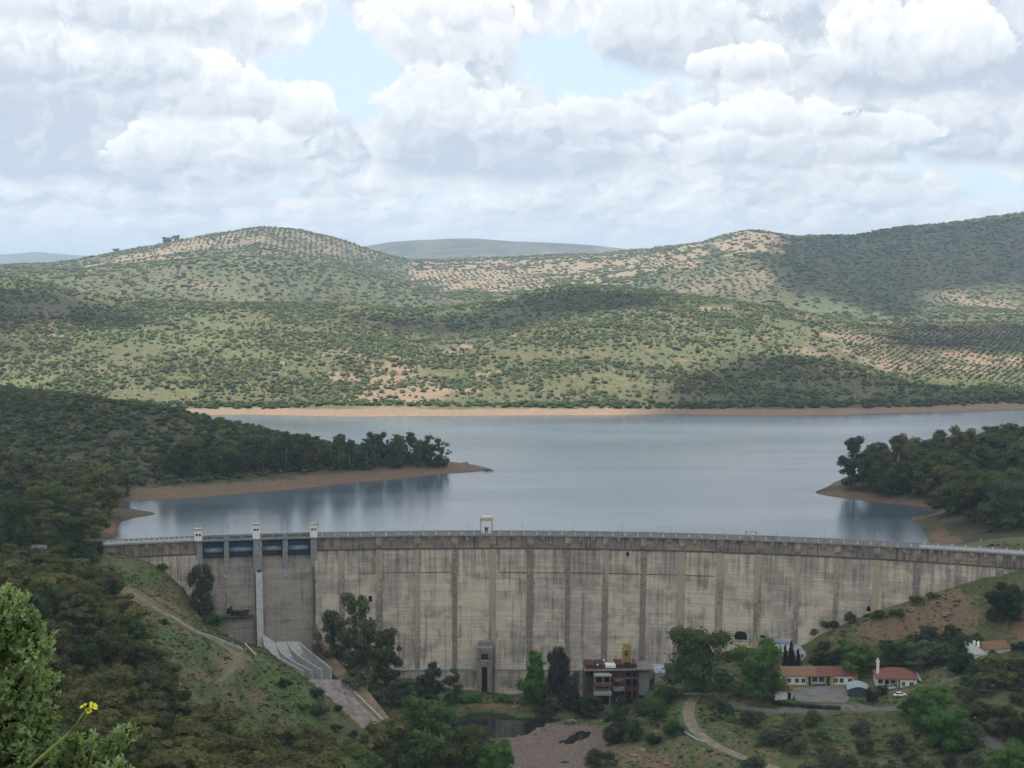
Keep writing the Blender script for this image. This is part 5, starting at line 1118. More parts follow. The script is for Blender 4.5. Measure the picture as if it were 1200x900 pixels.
wall_line('stone_wall', along([(1104, 799), (1111, 800), (1119, 799), (1127, 795)], 500, 600), 1.2, .6, M['rubble'], 'low curved rubble wall among the bushes right of the villa')
wall_line('gate_wall', along([(1131, 838), (1132, 834), (1136, 835), (1141, 839), (1144, 842)], 480, 600), 1.1, .4, M['white'], 'small curved white wall beside the road at the lower right')
wall_line('track_wall', along([(801, 814), (811, 814), (821, 814), (827, 816)], 500, 600), .7, .5, M['conc_pale'], 'pale low wall where the dirt track turns under the big dark tree')
wall_line('culvert_wall', along([(800, 858), (808, 863), (818, 869), (828, 872)], 480, 600), .6, 1.0, M['conc_grey'], 'grey concrete culvert edge beside the bend of the dirt track')
wall_line('bank_wall', along([(30, 642), (48, 643), (62, 643)], 500, 700), 1.3, .5, M['off_white'], 'pale low wall under the trees left of the parked van')
M['pile'] = simple('grey_brown_rock', (.22, .18, .155), .95, .45, 1.2, bump=.4)
# rocks off the tip of the left point, and boulders in the valley
iv, if_ = ico()
def rock_mesh(seed):
    r_ = np.random.default_rng(seed); v = iv; f = if_
    E = {}; nv = list(map(tuple, v)); nf = []
    def mid_(a, b):
        k_ = (min(a, b), max(a, b))
        if k_ not in E: p_ = (np.array(nv[a]) + nv[b]) / 2; p_ /= np.linalg.norm(p_); E[k_] = len(nv); nv.append(tuple(p_))
        return E[k_]
    for a, b, c in f: x, y, z = mid_(a, b), mid_(b, c), mid_(c, a); nf += [(a, x, z), (x, b, y), (z, y, c), (x, y, z)]
    nv = np.array(nv) * (1 + r_.normal(size=(len(nv), 1)) * .13) * r_.uniform(.7, 1.2, (1, 3)); me = bpy.data.meshes.new('rock'); me.from_pydata(nv.tolist(), [], nf); me.materials.append(M['pile']); me.update(); return me
rocks = [rock_mesh(i) for i in range(5)]
for i, (px, py, wpx, lab) in enumerate([(539, 545, 9, 'largest rock, highest on the end of the wooded point'), (545, 544, 8, 'rounded rock beside the largest one on the wooded point'), (550, 547, 8, 'broad rock on the waterline side of the point'), (554, 546.5, 6, None), (558, 548.5, 7, None), (562, 549, 6, None), (565, 549.5, 5, None), (569, 550, 6, None),
                                      (573, 550.4, 5, None), (577, 551, 3, 'small outermost rock, last one out in the lake'), (547, 550, 5, None), (541, 549.5, 6, None), (553, 550.5, 5, None)]):
    p = PZ(px, py, .4 if i > 3 else .9); s = wpx * p[1] / F / 2; o = link('rock', rocks[i % 5]); o.location = p; o.scale = (s * 1.25, s, s * .75); o.rotation_euler.z = i * 1.3
    tag(o, lab or 'grey-brown rock in the pile running out from the wooded point into the lake', 'rock', 'rocks off the wooded point')
X, Y, Z, ok = hit_many([760, 768, 752, 775, 748, 690, 722, 700, 548, 566, 604, 650, 670, 1110, 1120, 1095, 1068, 738, 742, 825, 838, 782], [868, 858, 880, 848, 892, 878, 890, 852, 843, 830, 829, 842, 846, 720, 708, 728, 716, 898, 886, 857, 853, 895], 480, 600)
for i, (x, y, z, k_) in enumerate(zip(X, Y, Z, ok)):
    if k_: o = link('boulder', rocks[i % 5]); s = rb.uniform(.6, 1.5); o.location = (x, y, z); o.scale = (s * 1.3, s, s * .7); o.rotation_euler.z = i; tag(o, 'grey boulder lying on the ground below the dam', 'boulder', 'boulders below the dam')

# ================================================================== TREES ONE CAN TELL APART
T = [
 # kind, px, base py, width px, height px, leaves, label, y0, y1, extras
 ('round', 817, 808, 84, 80, 'leaf_dark', 'very big dark green broadleaf tree right of the power house', 500, 600, dict(n=5000, size=.03)),
 ('round', 886, 820, 60, 76, 'leaf_bright', 'big bright green tree left of the long white house', 500, 600, dict(n=4000, size=.032)),
 ('poplar', 627, 828, 56, 70, 'leaf_poplar', 'bright green cone-shaped poplar standing before the dam foot', 520, 600, dict(n=3500, size=.045)),
 ('round', 654, 826, 27, 82, 'leaf_dusky', 'tall dusky grey tree just right of the bright poplar', 520, 600, dict(n=2600, size=.03)),
 ('round', 668, 832, 28, 50, 'leaf_dusky', 'shorter dusky tree between the tall grey tree and the power house', 520, 600, dict(n=1800, size=.035)),
 ('bush', 640, 838, 38, 14, 'leaf_low', 'low green bush at the foot of the poplar', 520, 600, {}),
 ('round', 692, 842, 26, 32, 'leaf_dark', 'dark tree close against the left side of the power house', 520, 600, {}),
 ('round', 722, 852, 24, 24, 'leaf_pine', 'small dark green tree in front of the power house', 520, 600, {}),
 ('bush', 686, 836, 44, 26, 'leaf_pine', 'dark green bush left of the power house', 520, 600, {}),
 ('cypress', 920, 783, 9, 30, 'leaf_cypress', 'left one of three dark cypresses behind the long house', 520, 600, dict(n=900, size=.05)),
 ('cypress', 927, 784, 11, 36, 'leaf_cypress', 'tallest cypress, middle of three behind the long house', 520, 600, dict(n=900, size=.05)),
 ('cypress', 935, 784, 9, 26, 'leaf_cypress', 'shortest cypress, right one of three behind the long house', 520, 600, dict(n=900, size=.05)),
 ('round', 1175, 729, 42, 48, 'leaf_pine', 'dark solitary rounded tree on the bare slope under the right end of the dam', 520, 600, dict(n=4500, size=.032)),
 ('euc', 388, 790, 46, 78, 'leaf_grey', 'leafy grey-green tree right of the spillway', 540, 600, dict(n=3000, size=.032)),
 ('euc', 418, 800, 52, 112, 'leaf_grey', 'tallest grey-green eucalyptus right of the spillway, reaching half up the dam', 540, 600, dict(n=3400, size=.027)),
 ('euc', 440, 806, 46, 74, 'leaf_yellow', 'olive-toned eucalyptus in front of the tallest one', 540, 600, dict(n=2600, size=.03)),
 ('euc', 456, 806, 40, 74, 'leaf_grey', 'grey-green eucalyptus on the right side of the clump by the spillway', 540, 600, dict(n=2400, size=.03)),
 ('round', 425, 825, 46, 46, 'leaf_grey', 'rounded grey-green tree low in the clump by the wing wall', 530, 600, {}),
 ('round', 468, 828, 40, 38, 'leaf_grey', 'rounded grey tree at the right foot of the spillway clump', 530, 600, {}),
 ('round', 497, 822, 28, 36, 'leaf_dark', 'dark rounded tree standing against the plinth of the dam', 530, 600, {}),
 ('euc', 508, 826, 28, 54, 'leaf_grey', 'slim grey-green tree left of the outlet tower', 530, 600, dict(n=1800, size=.035)),
 ('euc', 530, 826, 26, 44, 'leaf_grey', 'second slim grey-green tree left of the outlet tower', 530, 600, dict(n=1800, size=.035)),
 ('bush', 552, 822, 34, 12, 'leaf_poplar', 'low bright green bush before the outlet tower', 530, 600, {}),
 ('bush', 590, 822, 26, 9, 'leaf_poplar', 'low bright bush right of the outlet tower', 530, 600, {}),
 ('round', 238, 724, 30, 70, 'leaf_grey', 'solitary dark grey-green tree against the dam left of the spillway gates', 545, 600, dict(n=3000, size=.034)),
 ('bush', 249, 741, 26, 26, 'leaf_green', 'bright bush under the solitary tree left of the spillway', 545, 600, {}),
 ('bush', 190, 668, 16, 11, 'leaf_poplar', 'small green bush touching the left end of the dam wall', 545, 600, {}),
 ('bush', 971, 738, 24, 17, 'leaf_dark', 'dark rounded bush against the dam above the village', 550, 600, {}),
 ('bush', 952, 745, 26, 18, 'leaf_low', 'mid green bush left of the dark one against the dam', 550, 600, {}),
 ('olive', 996, 731, 14, 20, 'leaf_dark', 'small tree standing alone against the dam wall above the village', 550, 600, {}),
 ('bush', 1030, 722, 20, 9, 'leaf_low', 'low bush beside the small arched door in the dam', 550, 600, {}),
 ('bush', 1052, 722, 22, 12, 'leaf_low', 'bush on the slope under the dam right of the arched door', 550, 600, {}),
 ('bush', 1075, 706, 22, 10, 'leaf_low', 'left bush of the pair halfway up the right abutment', 550, 600, {}),
 ('bush', 1092, 700, 18, 8, 'leaf_low', 'right bush of the pair halfway up the right abutment', 550, 600, {}),
 ('round', 961, 782, 26, 24, 'leaf_dark', 'dark tree behind the right half of the long house', 520, 600, {}),
 ('round', 1005, 790, 40, 40, 'leaf_bright', 'fresh green tree between the long house and the villa', 520, 600, dict(n=2200)),
 ('round', 985, 778, 28, 22, 'leaf_low', 'green tree right behind the ridge of the long house', 520, 600, {}),
 ('round', 1050, 780, 40, 30, 'leaf_dark', 'dark tree behind the chimney of the villa', 520, 600, {}),
 ('round', 1078, 782, 44, 34, 'leaf_olive', 'grey-green tree behind the right side of the villa', 520, 600, {}),
 ('round', 1100, 778, 34, 30, 'leaf_olive', 'greyish tree further right behind the villa', 520, 600, {}),
 ('round', 1132, 770, 28, 30, 'leaf_dark', 'deep green tree left of the hillside house', 520, 600, dict(n=2200)),
 ('round', 1125, 790, 30, 30, 'leaf_pine', 'green tree in front of the hillside house on its left', 500, 600, {}),
 ('round', 1168, 802, 46, 40, 'leaf_brown', 'broad brown-green tree hiding the front of the hillside house', 500, 600, dict(n=2400)),
 ('round', 1194, 800, 40, 38, 'leaf_olive', 'grey-green tree at the right edge in front of the hillside house', 500, 600, {}),
 ('olive', 1162, 776, 16, 18, 'leaf_olive', 'small olive tree beside the white gable of the hillside house', 500, 600, {}),
 ('bush', 1196, 762, 22, 14, 'leaf_pine', 'green bush above the roof of the hillside house at the right edge', 500, 600, {}),
 ('round', 1033, 815, 16, 14, 'leaf_dark', 'small round dark tree before the villa porch', 500, 600, {}),
 ('round', 1022, 824, 18, 20, 'leaf_low', 'small tree at the shed corner on the yard side', 500, 600, {}),
 ('round', 1092, 856, 60, 56, 'leaf_bright', 'large bright green tree in front of the villa', 480, 600, dict(n=4000, size=.032)),
 ('round', 1112, 880, 56, 56, 'leaf_poplar', 'large mid green tree overlapping the bright one on its lower right', 480, 600, dict(n=4000, size=.032)),
 ('round', 1068, 845, 34, 34, 'leaf_dark', 'dark rounded tree left of the large bright tree', 480, 600, {}),
 ('round', 1160, 848, 54, 28, 'leaf_yellow', 'low spreading yellow-green tree beside the road at the lower right', 480, 600, dict(n=2400)),
 ('round', 1190, 868, 40, 36, 'leaf_yellow', 'yellow-green tree at the right edge below the road', 480, 600, dict(n=2400)),
 ('round', 1185, 912, 56, 50, 'leaf_bright', 'bright green tree in the lower right corner', 440, 600, dict(n=2600, fallback=470)),
 ('olive', 844, 842, 34, 34, 'leaf_olive', 'grey-green olive tree inside the bend of the dirt track', 480, 600, dict(n=1800)),
 ('bush', 762, 850, 44, 46, 'leaf_dark', 'dark bush mass on the rocky slope left of the dirt track', 500, 600, dict(n=2200)),
 ('bush', 782, 826, 34, 34, 'leaf_pine', 'green bush right of the white cabins', 500, 600, dict(n=1800)),
 ('bush', 790, 862, 26, 22, 'leaf_pine', 'dark green bush touching the left side of the dirt track', 500, 600, {}),
 ('bush', 740, 868, 36, 34, 'leaf_dark', 'dark bush below the power house by the stream', 500, 600, {}),
 ('bush', 765, 872, 24, 18, 'leaf_low', 'light green bush on the slope below the track', 500, 600, {}),
 ('bush', 716, 872, 30, 28, 'leaf_dusky', 'grey bush at the right edge of the gravel bar', 500, 600, {}),
 ('bush', 703, 898, 40, 26, 'leaf_low', 'light green bush at the lower edge of the gravel bar', 480, 600, {}),
 ('euc', 728, 846, 22, 34, 'leaf_dusky', 'thin dusky tree just below the power house', 500, 600, {}),
 ('pine', 500, 935, 90, 108, 'leaf_green', 'big green pine at the bottom centre, highest of the bottom trees', 440, 560, dict(n=5500, size=.03, fallback=480)),
 ('round', 455, 938, 64, 84, 'leaf_brown', 'brownish green tree left of the big pine at the bottom', 440, 560, dict(n=3500, size=.03, fallback=480)),
 ('round', 545, 945, 60, 84, 'leaf_yellow', 'yellowish green tree right of the big pine at the bottom', 440, 560, dict(n=3500, size=.03, fallback=475)),
 ('round', 578, 952, 46, 66, 'leaf_poplar', 'mid green tree at the bottom edge beside the gravel bar', 440, 560, dict(n=2500, fallback=472)),
 ('bush', 275, 842, 22, 18, 'leaf_dark', 'dark bush on the green slope below the low wall', 440, 560, {}),
 ('bush', 333, 806, 18, 16, 'leaf_pine', 'round dark bush beside the end of the spillway chute', 500, 560, {}),
 ('bush', 372, 818, 22, 17, 'leaf_pine', 'round dark bush between the chute and the green slope', 500, 560, {}),
 ('bush', 373, 838, 26, 20, 'leaf_grey', 'grey-green bush beside the apron slab', 500, 560, {}),
 ('bush', 355, 834, 18, 13, 'leaf_dark', 'small dark bush left of the grey-green one by the apron', 500, 560, {}),
 ('bush', 397, 835, 12, 14, 'leaf_dark', 'small dark bush on the edge of the apron slab', 500, 570, {}),
 ('bush', 393, 856, 20, 10, 'leaf_dark', 'flat dark bush below the apron slab', 500, 560, {}),
 ('bush', 414, 864, 12, 12, 'leaf_pine', 'small green bush at the lower corner of the apron', 500, 560, {}),
 ('bush', 192, 733, 16, 12, 'leaf_dark', 'small dark bush above the low wall on the left slope', 480, 570, {}),
 ('bush', 110, 702, 20, 16, 'leaf_dark', 'dark bush beside the dirt path on the left slope', 480, 580, {}),
 ('bush', 140, 880, 14, 8, 'leaf_low', 'low pale bush on the near left slope', 300, 480, {}),
 # left bank behind the dam end
 ('round', 20, 645, 56, 66, 'leaf_dark', 'dark tree at the left edge beside the crest road', 560, 700, dict(n=2600)),
 ('round', 84, 655, 58, 56, 'leaf_dark', 'dark rounded tree hiding the left end of the dam', 540, 640, dict(n=2800)),
 ('round', 60, 612, 50, 46, 'leaf_dark', 'dark tree behind the parked van', 640, 800, dict(n=2000)),
 ('euc', 118, 606, 58, 62, 'leaf_brown', 'brown-green spreading tree by the small cove', 640, 800, dict(n=2600, size=.034)),
 ('round', 12, 690, 60, 26, 'leaf_brown', 'brownish tree low on the left edge below the crest road', 400, 560, {}),
 # right bank of the lake
 ('euc', 1001, 573, 44, 64, 'leaf_grey', 'leftmost loose-crowned eucalyptus on the right bank point', 740, 900, dict(n=2600, size=.032)),
 ('euc', 1022, 577, 34, 58, 'leaf_grey', 'second eucalyptus from the tip of the right bank point', 740, 900, dict(n=2200, size=.034)),
 ('euc', 1052, 578, 40, 72, 'leaf_brown', 'tall brownish eucalyptus in the middle of the right bank grove', 740, 900, dict(n=2600, size=.032)),
 ('round', 1040, 582, 40, 44, 'leaf_dark', 'dark rounded tree below the tall brownish eucalyptus', 740, 900, dict(n=2200)),
 ('euc', 1128, 566, 54, 72, 'leaf_brown', 'highest brown-green eucalyptus on top of the right bank grove', 740, 900, dict(n=3000, size=.03)),
 ('round', 1142, 612, 70, 72, 'leaf_yellow', 'broad yellow-green tree nearest the water on the right bank', 660, 800, dict(n=4500, size=.03)),
 ('round', 1110, 604, 44, 44, 'leaf_grey', 'grey-green tree beside the broad yellow-green one', 660, 800, dict(n=2400)),
 ('round', 1180, 620, 60, 66, 'leaf_grey', 'large grey-green tree at the right edge above the dam road', 640, 800, dict(n=3600, size=.032)),
]
for kind, px, py, wp, hp, mt, lab, y0, y1, kw in T:
    kw = dict(kw); kw.setdefault('n', 1500); kw.setdefault('size', .038)
    plant_px(kind, px, py, wp, hp, mt, lab, None, y0, y1, **kw)

for px, w_, h_, lab in ((246, 16, 7, 'left bush growing on the ledge in the left spillway bay'), (270, 9, 15, 'tallest bush growing on the ledge in the left spillway bay'), (284, 22, 8, 'right bush growing on the ledge in the left spillway bay')):
    th = th_of(px, face_r(zl) - .6, zl + .4); c = dp(th, face_r(zl) - .6, zl + .4); plant('bush', c[0], c[1], c[2], w_ * c[1] / F, h_ * c[1] / F, 'leaf_dark', lab, 'bushes on the spillway ledge')
def jgrid(x0, x1, y0, y1, cell, seed, jit=.42, rot=0.0):
    r_ = np.random.default_rng(seed); gx, gy = np.meshgrid(np.arange(x0, x1, cell), np.arange(y0, y1, cell)); gx = gx.ravel(); gy = gy.ravel()
    if rot:
        cx, cy = (x0 + x1) / 2, (y0 + y1) / 2; c, s = math.cos(rot), math.sin(rot); dx_, dy_ = (gx - cx) * 1.5, (gy - cy) * 1.5; gx = cx + dx_ * c / 1.5 - dy_ * s / 1.5; gy = cy + dx_ * s / 1.5 + dy_ * c / 1.5
    return gx + r_.uniform(-jit, jit, len(gx)) * cell, gy + r_.uniform(-jit, jit, len(gy)) * cell, r_
def avoid(X, Y, near=True):
    """True where roads, yard, buildings, pools and the chute leave no room"""
    bad = np.zeros(X.shape, bool)
    for line, hw in ROADS.values(): bad |= line_d(X, Y, line)[0] < hw + 1.0
    for q in pools: bad |= poly_sd(X, Y, q) < 1.5
    bad |= poly_sd(X, Y, YARD[:, :2]) < 1; bad |= (line_d(X, Y, chute_line)[0] < 11)
    for o in BUILD: bad |= np.hypot(X - o[0], Y - o[1] - 4) < o[2]
    r = np.hypot(X - DX, Y - DY); bad |= (r > DR - 18) & (r < DR + 12) & (Y < 640) & (H(X, Y) < 2.6) & (r > face_r(H(X, Y)) - 1.0)
    return bad
BUILD = [(o.location.x, o.location.y, rr) for nm, rr in (('long_house', 8), ('gate_hut', 4), ('open_shed', 6), ('villa', 10), ('hillside_house', 7), ('workshop', 5), ('gabled_store', 4), ('power_house', 11), ('white_cabin', 4), ('parked_car', 3), ('parked_van', 4)) for o in bpy.data.objects if o.name.split('.')[0] == nm]
for dx_ in (-9, 9): o = bpy.data.objects['long_house']; BUILD.append((o.location.x + dx_, o.location.y, 7))

# the wood on the near left slope: each tree a thing
rt = np.random.default_rng(12)
def wood(poly, y0, y1, cell, kinds, hts, wratio, label_of, group, x0=-260, x1=60, n=1100, size=.045, limit=300, seed=1, prob=1.0, avoidf=None, name=None):
    X, Y, r_ = jgrid(x0, x1, y0, y1, cell, seed); Z = H(X, Y); px, py = proj(X, Y, Z)
    k_ = (poly_sd(px, py, np.array(poly, float)) < 0) & (r_.random(len(X)) < prob)
    X, Y, Z, px, py = X[k_], Y[k_], Z[k_], px[k_], py[k_]; b_ = avoid(X, Y); X, Y, Z, px, py = X[~b_], Y[~b_], Z[~b_], px[~b_], py[~b_]
    print(group, len(X))
    for i in range(min(limit, len(X))):
        kind, mt = kinds[int(r_.random() * len(kinds))]; h_ = r_.uniform(*hts); 
        qx = (px[i] - px.min()) / (np.ptp(px) + 1); qy = (py[i] - py.min()) / (np.ptp(py) + 1)
        where_ = ('left', 'middle', 'right')[min(2, int(qx * 3))] + (' far', ' near')[int(qy > .5)] + ' part'
        plant(kind, X[i], Y[i], Z[i], h_ * r_.uniform(*wratio), h_, mt, label_of[(kind, mt)] + ', ' + where_, group, n=n, size=size, name=name)
wood([(30, 690), (90, 668), (135, 705), (160, 750), (185, 800), (215, 842), (280, 878), (380, 900), (440, 910), (440, 1010), (-60, 1010), (-60, 700)], 270, 500, 8.6, [('round', 'leaf_brown')] * 4 + [('round', 'leaf_dark'), ('olive', 'leaf_brown'), ('round', 'leaf_yellow'), ('olive', 'leaf_grey')], (7.5, 13), (.8, 1.1),
     {('round', 'leaf_brown'): 'brown-green rounded tree in the dense wood on the near left slope', ('round', 'leaf_dark'): 'dark green rounded tree in the dense wood on the near left slope', ('olive', 'leaf_brown'): 'loose brown-green small tree in the wood on the near left slope',
      ('round', 'leaf_yellow'): 'lighter yellow-green tree in the dense wood on the near left slope', ('olive', 'leaf_grey'): 'grey loose-crowned tree in the wood on the near left slope'}, 'trees of the wood on the near left slope', name='wood_tree', seed=5, n=1500, size=.04, prob=.84)  # mixed broadleaf trees of the wood, no particular species
wood([(838, 842), (1200, 838), (1260, 850), (1260, 960), (900, 960), (870, 890), (845, 870)], 440, 545, 9.0, [('olive', 'leaf_olive')] * 3 + [('round', 'leaf_olive')], (5, 7.5), (1.05, 1.35),
     {('olive', 'leaf_olive'): 'grey-green olive tree in the grove below the village road', ('round', 'leaf_olive'): 'fuller rounded olive tree in the grove below the village road'}, 'olive trees below the village road', x0=50, x1=230, seed=6, prob=.72)
wood([(1090, 785), (1210, 780), (1260, 790), (1260, 835), (1150, 832), (1090, 820)], 500, 570, 8.0, [('olive', 'leaf_olive'), ('round', 'leaf_grey'), ('bush', 'leaf_dark')], (4, 7), (1.0, 1.3),
     {('olive', 'leaf_olive'): 'grey-green olive tree on the slope below the hillside house', ('round', 'leaf_grey'): 'grey rounded tree on the slope below the hillside house', ('bush', 'leaf_dark'): 'dark bush on the slope below the hillside house'}, 'trees between the villa and the right edge', x0=100, x1=220, seed=7, prob=.7)
wood([(1075, 745), (1110, 735), (1150, 755), (1140, 780), (1020, 785), (950, 785), (940, 765), (1000, 758)], 530, 590, 7.5, [('round', 'leaf_dark'), ('round', 'leaf_olive'), ('bush', 'leaf_low')], (4, 7), (1.0, 1.3),
     {('round', 'leaf_dark'): 'dark tree in the thicket on the slope behind the village houses', ('round', 'leaf_olive'): 'grey-green tree in the thicket on the slope behind the village houses', ('bush', 'leaf_low'): 'light green bush in the thicket on the slope behind the village houses'}, 'thicket behind the village houses', x0=80, x1=200, seed=8, prob=.85)
wood([(180, 566), (250, 560), (350, 553), (450, 548), (520, 540), (535, 545), (470, 538), (350, 538), (240, 545), (170, 552)], 780, 930, 9.0, [('euc', 'leaf_brown'), ('euc', 'leaf_grey'), ('euc', 'leaf_dark'), ('round', 'leaf_dark')], (11, 19), (.55, .85),
     {('euc', 'leaf_brown'): 'brown-green eucalyptus in the row along the shore of the left point', ('euc', 'leaf_grey'): 'grey-green eucalyptus in the row along the shore of the left point', ('euc', 'leaf_dark'): 'dark eucalyptus in the row along the shore of the left point',
      ('round', 'leaf_dark'): 'dark rounded tree in the row along the shore of the left point'}, 'trees along the shore of the left point', x0=-230, x1=0, seed=9, n=900, size=.05, prob=1)
for px, h_, w_, lab in ((457, 36, 16, 'tall thin eucalyptus left of the pair near the end of the wooded point'), (466, 38, 20, 'flat-topped eucalyptus standing above the row near the point'), (490, 34, 18, 'loose eucalyptus, third from the tip of the wooded point'), (505, 40, 30, 'spreading eucalyptus, the last tall tree near the tip of the wooded point'),
                        (518, 34, 22, 'leaning eucalyptus at the very tip of the wooded point'), (335, 50, 24, 'tall tree rising above the skyline of the wooded point at its left'), (358, 46, 26, 'tall spreading tree rising above the skyline of the wooded point'), (398, 42, 24, 'bushy eucalyptus in the middle of the wooded point'), (430, 38, 26, 'grey eucalyptus between the middle and the tip of the wooded point')):
    plant_px('euc', px, 546 + (535 - px) * .035, w_, h_, 'leaf_grey', lab, None, 800, 960, n=1500, size=.042)
wood([(1000, 573), (1040, 560), (1100, 546), (1210, 530), (1260, 535), (1260, 632), (1165, 624), (1118, 598), (1060, 582)], 690, 930, 8.6, [('round', 'leaf_grey'), ('euc', 'leaf_brown'), ('round', 'leaf_dark'), ('euc', 'leaf_grey')], (11, 20), (.7, 1.0),
     {('round', 'leaf_grey'): 'grey-green rounded tree in the grove on the right bank', ('euc', 'leaf_brown'): 'brown-green eucalyptus in the grove on the right bank', ('round', 'leaf_dark'): 'dark rounded tree in the grove on the right bank', ('euc', 'leaf_grey'): 'grey eucalyptus in the grove on the right bank'},
     'grove on the right bank of the lake', x0=150, x1=300, seed=10, prob=.9)
wood([(-40, 545), (80, 545), (150, 562), (145, 592), (125, 612), (110, 640), (60, 645), (-60, 650)], 590, 800, 10.0, [('round', 'leaf_dark'), ('round', 'leaf_brown'), ('euc', 'leaf_brown')], (8, 14), (.85, 1.1),
     {('round', 'leaf_dark'): 'dark rounded tree on the left bank above the cove', ('round', 'leaf_brown'): 'brown-green rounded tree on the left bank above the cove', ('euc', 'leaf_brown'): 'loose brown-green tree on the left bank above the cove'}, 'trees on the left bank above the cove', x0=-270, x1=-130, seed=11, prob=.85)
wood([(-60, 640), (60, 648), (130, 650), (150, 675), (60, 690), (-60, 700)], 450, 590, 8.0, [('round', 'leaf_brown'), ('olive', 'leaf_grey'), ('bush', 'leaf_dark')], (4, 8), (.9, 1.2),
     {('round', 'leaf_brown'): 'brown-green tree just below the left end of the crest road', ('olive', 'leaf_grey'): 'grey small tree just below the left end of the crest road', ('bush', 'leaf_dark'): 'dark bush just below the left end of the crest road'}, 'trees below the left end of the crest road', x0=-220, x1=-120, seed=13, prob=.6)

# ------------------------------------------------------------------ uncountable cover, set out as instances of a few small plants
def scatter_tree(name):
    ng = bpy.data.node_groups.new(name, 'GeometryNodeTree')
    ng.interface.new_socket('Geometry', in_out='INPUT', socket_type='NodeSocketGeometry'); ng.interface.new_socket('Geometry', in_out='OUTPUT', socket_type='NodeSocketGeometry')
    return ng
def scatter(name, P_, S3, rz, me, mat, kind='stuff'):
    N_ = len(P_)
    if N_ == 0: return
    src = bpy.data.objects.new(name + '_plant', me.copy()); src.data.materials.clear(); src.data.materials.append(mat)
    pm_ = bpy.data.meshes.new(name); pm_.vertices.add(N_); pm_.vertices.foreach_set('co', np.asarray(P_, np.float32).ravel())
    a = pm_.attributes.new('scl', 'FLOAT_VECTOR', 'POINT'); a.data.foreach_set('vector', np.asarray(S3, np.float32).ravel())
    a = pm_.attributes.new('rot', 'FLOAT_VECTOR', 'POINT'); a.data.foreach_set('vector', np.stack([rz * 0, rz * 0, rz], -1).astype(np.float32).ravel())
    pm_.materials.append(mat); o = link(name, pm_); ng = scatter_tree(name); n_ = ng.nodes
    gi = n_.new('NodeGroupInput'); go = n_.new('NodeGroupOutput'); io = n_.new('GeometryNodeInstanceOnPoints'); oi = n_.new('GeometryNodeObjectInfo'); oi.inputs['Object'].default_value = src; oi.inputs['As Instance'].default_value = True
    s1 = n_.new('GeometryNodeInputNamedAttribute'); s1.data_type = 'FLOAT_VECTOR'; s1.inputs['Name'].default_value = 'scl'
    r1 = n_.new('GeometryNodeInputNamedAttribute'); r1.data_type = 'FLOAT_VECTOR'; r1.inputs['Name'].default_value = 'rot'
    e2r = n_.new('FunctionNodeEulerToRotation'); L_ = ng.links.new
    L_(gi.outputs[0], io.inputs['Points']); L_(oi.outputs['Geometry'], io.inputs['Instance']); L_(s1.outputs['Attribute'], io.inputs['Scale']); L_(r1.outputs['Attribute'], e2r.inputs[0]); L_(e2r.outputs[0], io.inputs['Rotation']); L_(io.outputs[0], go.inputs[0])
    md = o.modifiers.new('scatter', 'NODES'); md.node_group = ng
    return tag(o, kind=kind)
def small_plant(seed, n, size, flat=.8):
    r_ = np.random.default_rng(seed); L = [(r_.uniform(-.25, .25), r_.uniform(-.25, .25), r_.uniform(.25, .5) * flat, r_.uniform(.2, .32), r_.uniform(.2, .32), r_.uniform(.2, .3) * flat) for _ in range(5)]
    V, Fc = leaves(r_, L, n, size); iv, if_ = ico(); allv = [V]; fs = [tuple(f) for f in Fc.tolist()]; off = len(V)
    for (x, y, z, a, b, c_) in L: allv.append(iv * (np.array([a, b, c_]) * .85) + (x, y, z)); fs += [tuple(int(i) + off for i in f) for f in if_]; off += 12
    me = bpy.data.meshes.new('plant'); me.from_pydata(np.concatenate(allv).tolist(), [], fs); me.update(); return me
SPL = [small_plant(40 + i, 70, .10) for i in range(3)]; SPLF = [small_plant(60 + i, 26, .15) for i in range(2)]
def cover(name, X, Y, keep, size_xy, size_z, mats, plants, seed, ref=None):
    r_ = np.random.default_rng(seed); X, Y = X[keep], Y[keep]; Z = H(X, Y); N_ = len(X); print(name, N_)
    u_ = r_.random(N_) ** 1.9; sx = size_xy[0] * .85 + (size_xy[1] * 1.2 - size_xy[0] * .85) * u_; sz = size_z[0] * .85 + (size_z[1] * 1.15 - size_z[0] * .85) * u_ * r_.uniform(.8, 1.1, N_); P_ = np.stack([X, Y, Z - .08 * sz], -1); S3 = np.stack([sx, sx * r_.uniform(.8, 1.2, N_), sz], -1); rz = r_.random(N_) * 6.28; pick = r_.integers(0, len(mats), N_)
    for i, mt in enumerate(mats): k_ = pick == i; scatter(name, P_[k_], S3[k_], rz[k_], plants[i % len(plants)], M[mt])
def inside(X, Y, margin=.36): return np.abs(X) < margin * (Y + 40)
# middle hill
X, Y, r_ = jgrid(-800, 800, 1285, 2180, 4.6, 21); k_ = inside(X, Y); X, Y = X[k_], Y[k_]; Z = H(X, Y); so_, lu, ro = zones(X, Y, Z); px, py = proj(X, Y, Z); y0_ = shoreY(px)
orch = ((poly_sd(px, py, np.array([(975, 383), (1100, 378), (1300, 376), (1300, 452), (1120, 447), (1040, 432), (990, 405)], float)) < 0))
dens = 1.0 * (1 - .75 * sstep(.3, .9, so_)) * (1 - .55 * sstep(.2, .8, lu)) + .05; dens = dens * np.clip(.72 + 1.3 * fbm(X, Y, 60, 4, 55), .12, 1.2); dens = np.where(py < 420, dens * .85, dens)
keep = (Y > y0_ + 30) & (np.random.default_rng(3).random(len(X)) < dens) & ~orch & (Y < r2y(px) + 120)
cover('hill_scrub', X, Y, keep & (Z > 5), (3.0, 7.2), (2.6, 6.0), ['leaf_scrub', 'leaf_scrub2', 'leaf_scrub', 'leaf_scrub2'], SPL, 22)
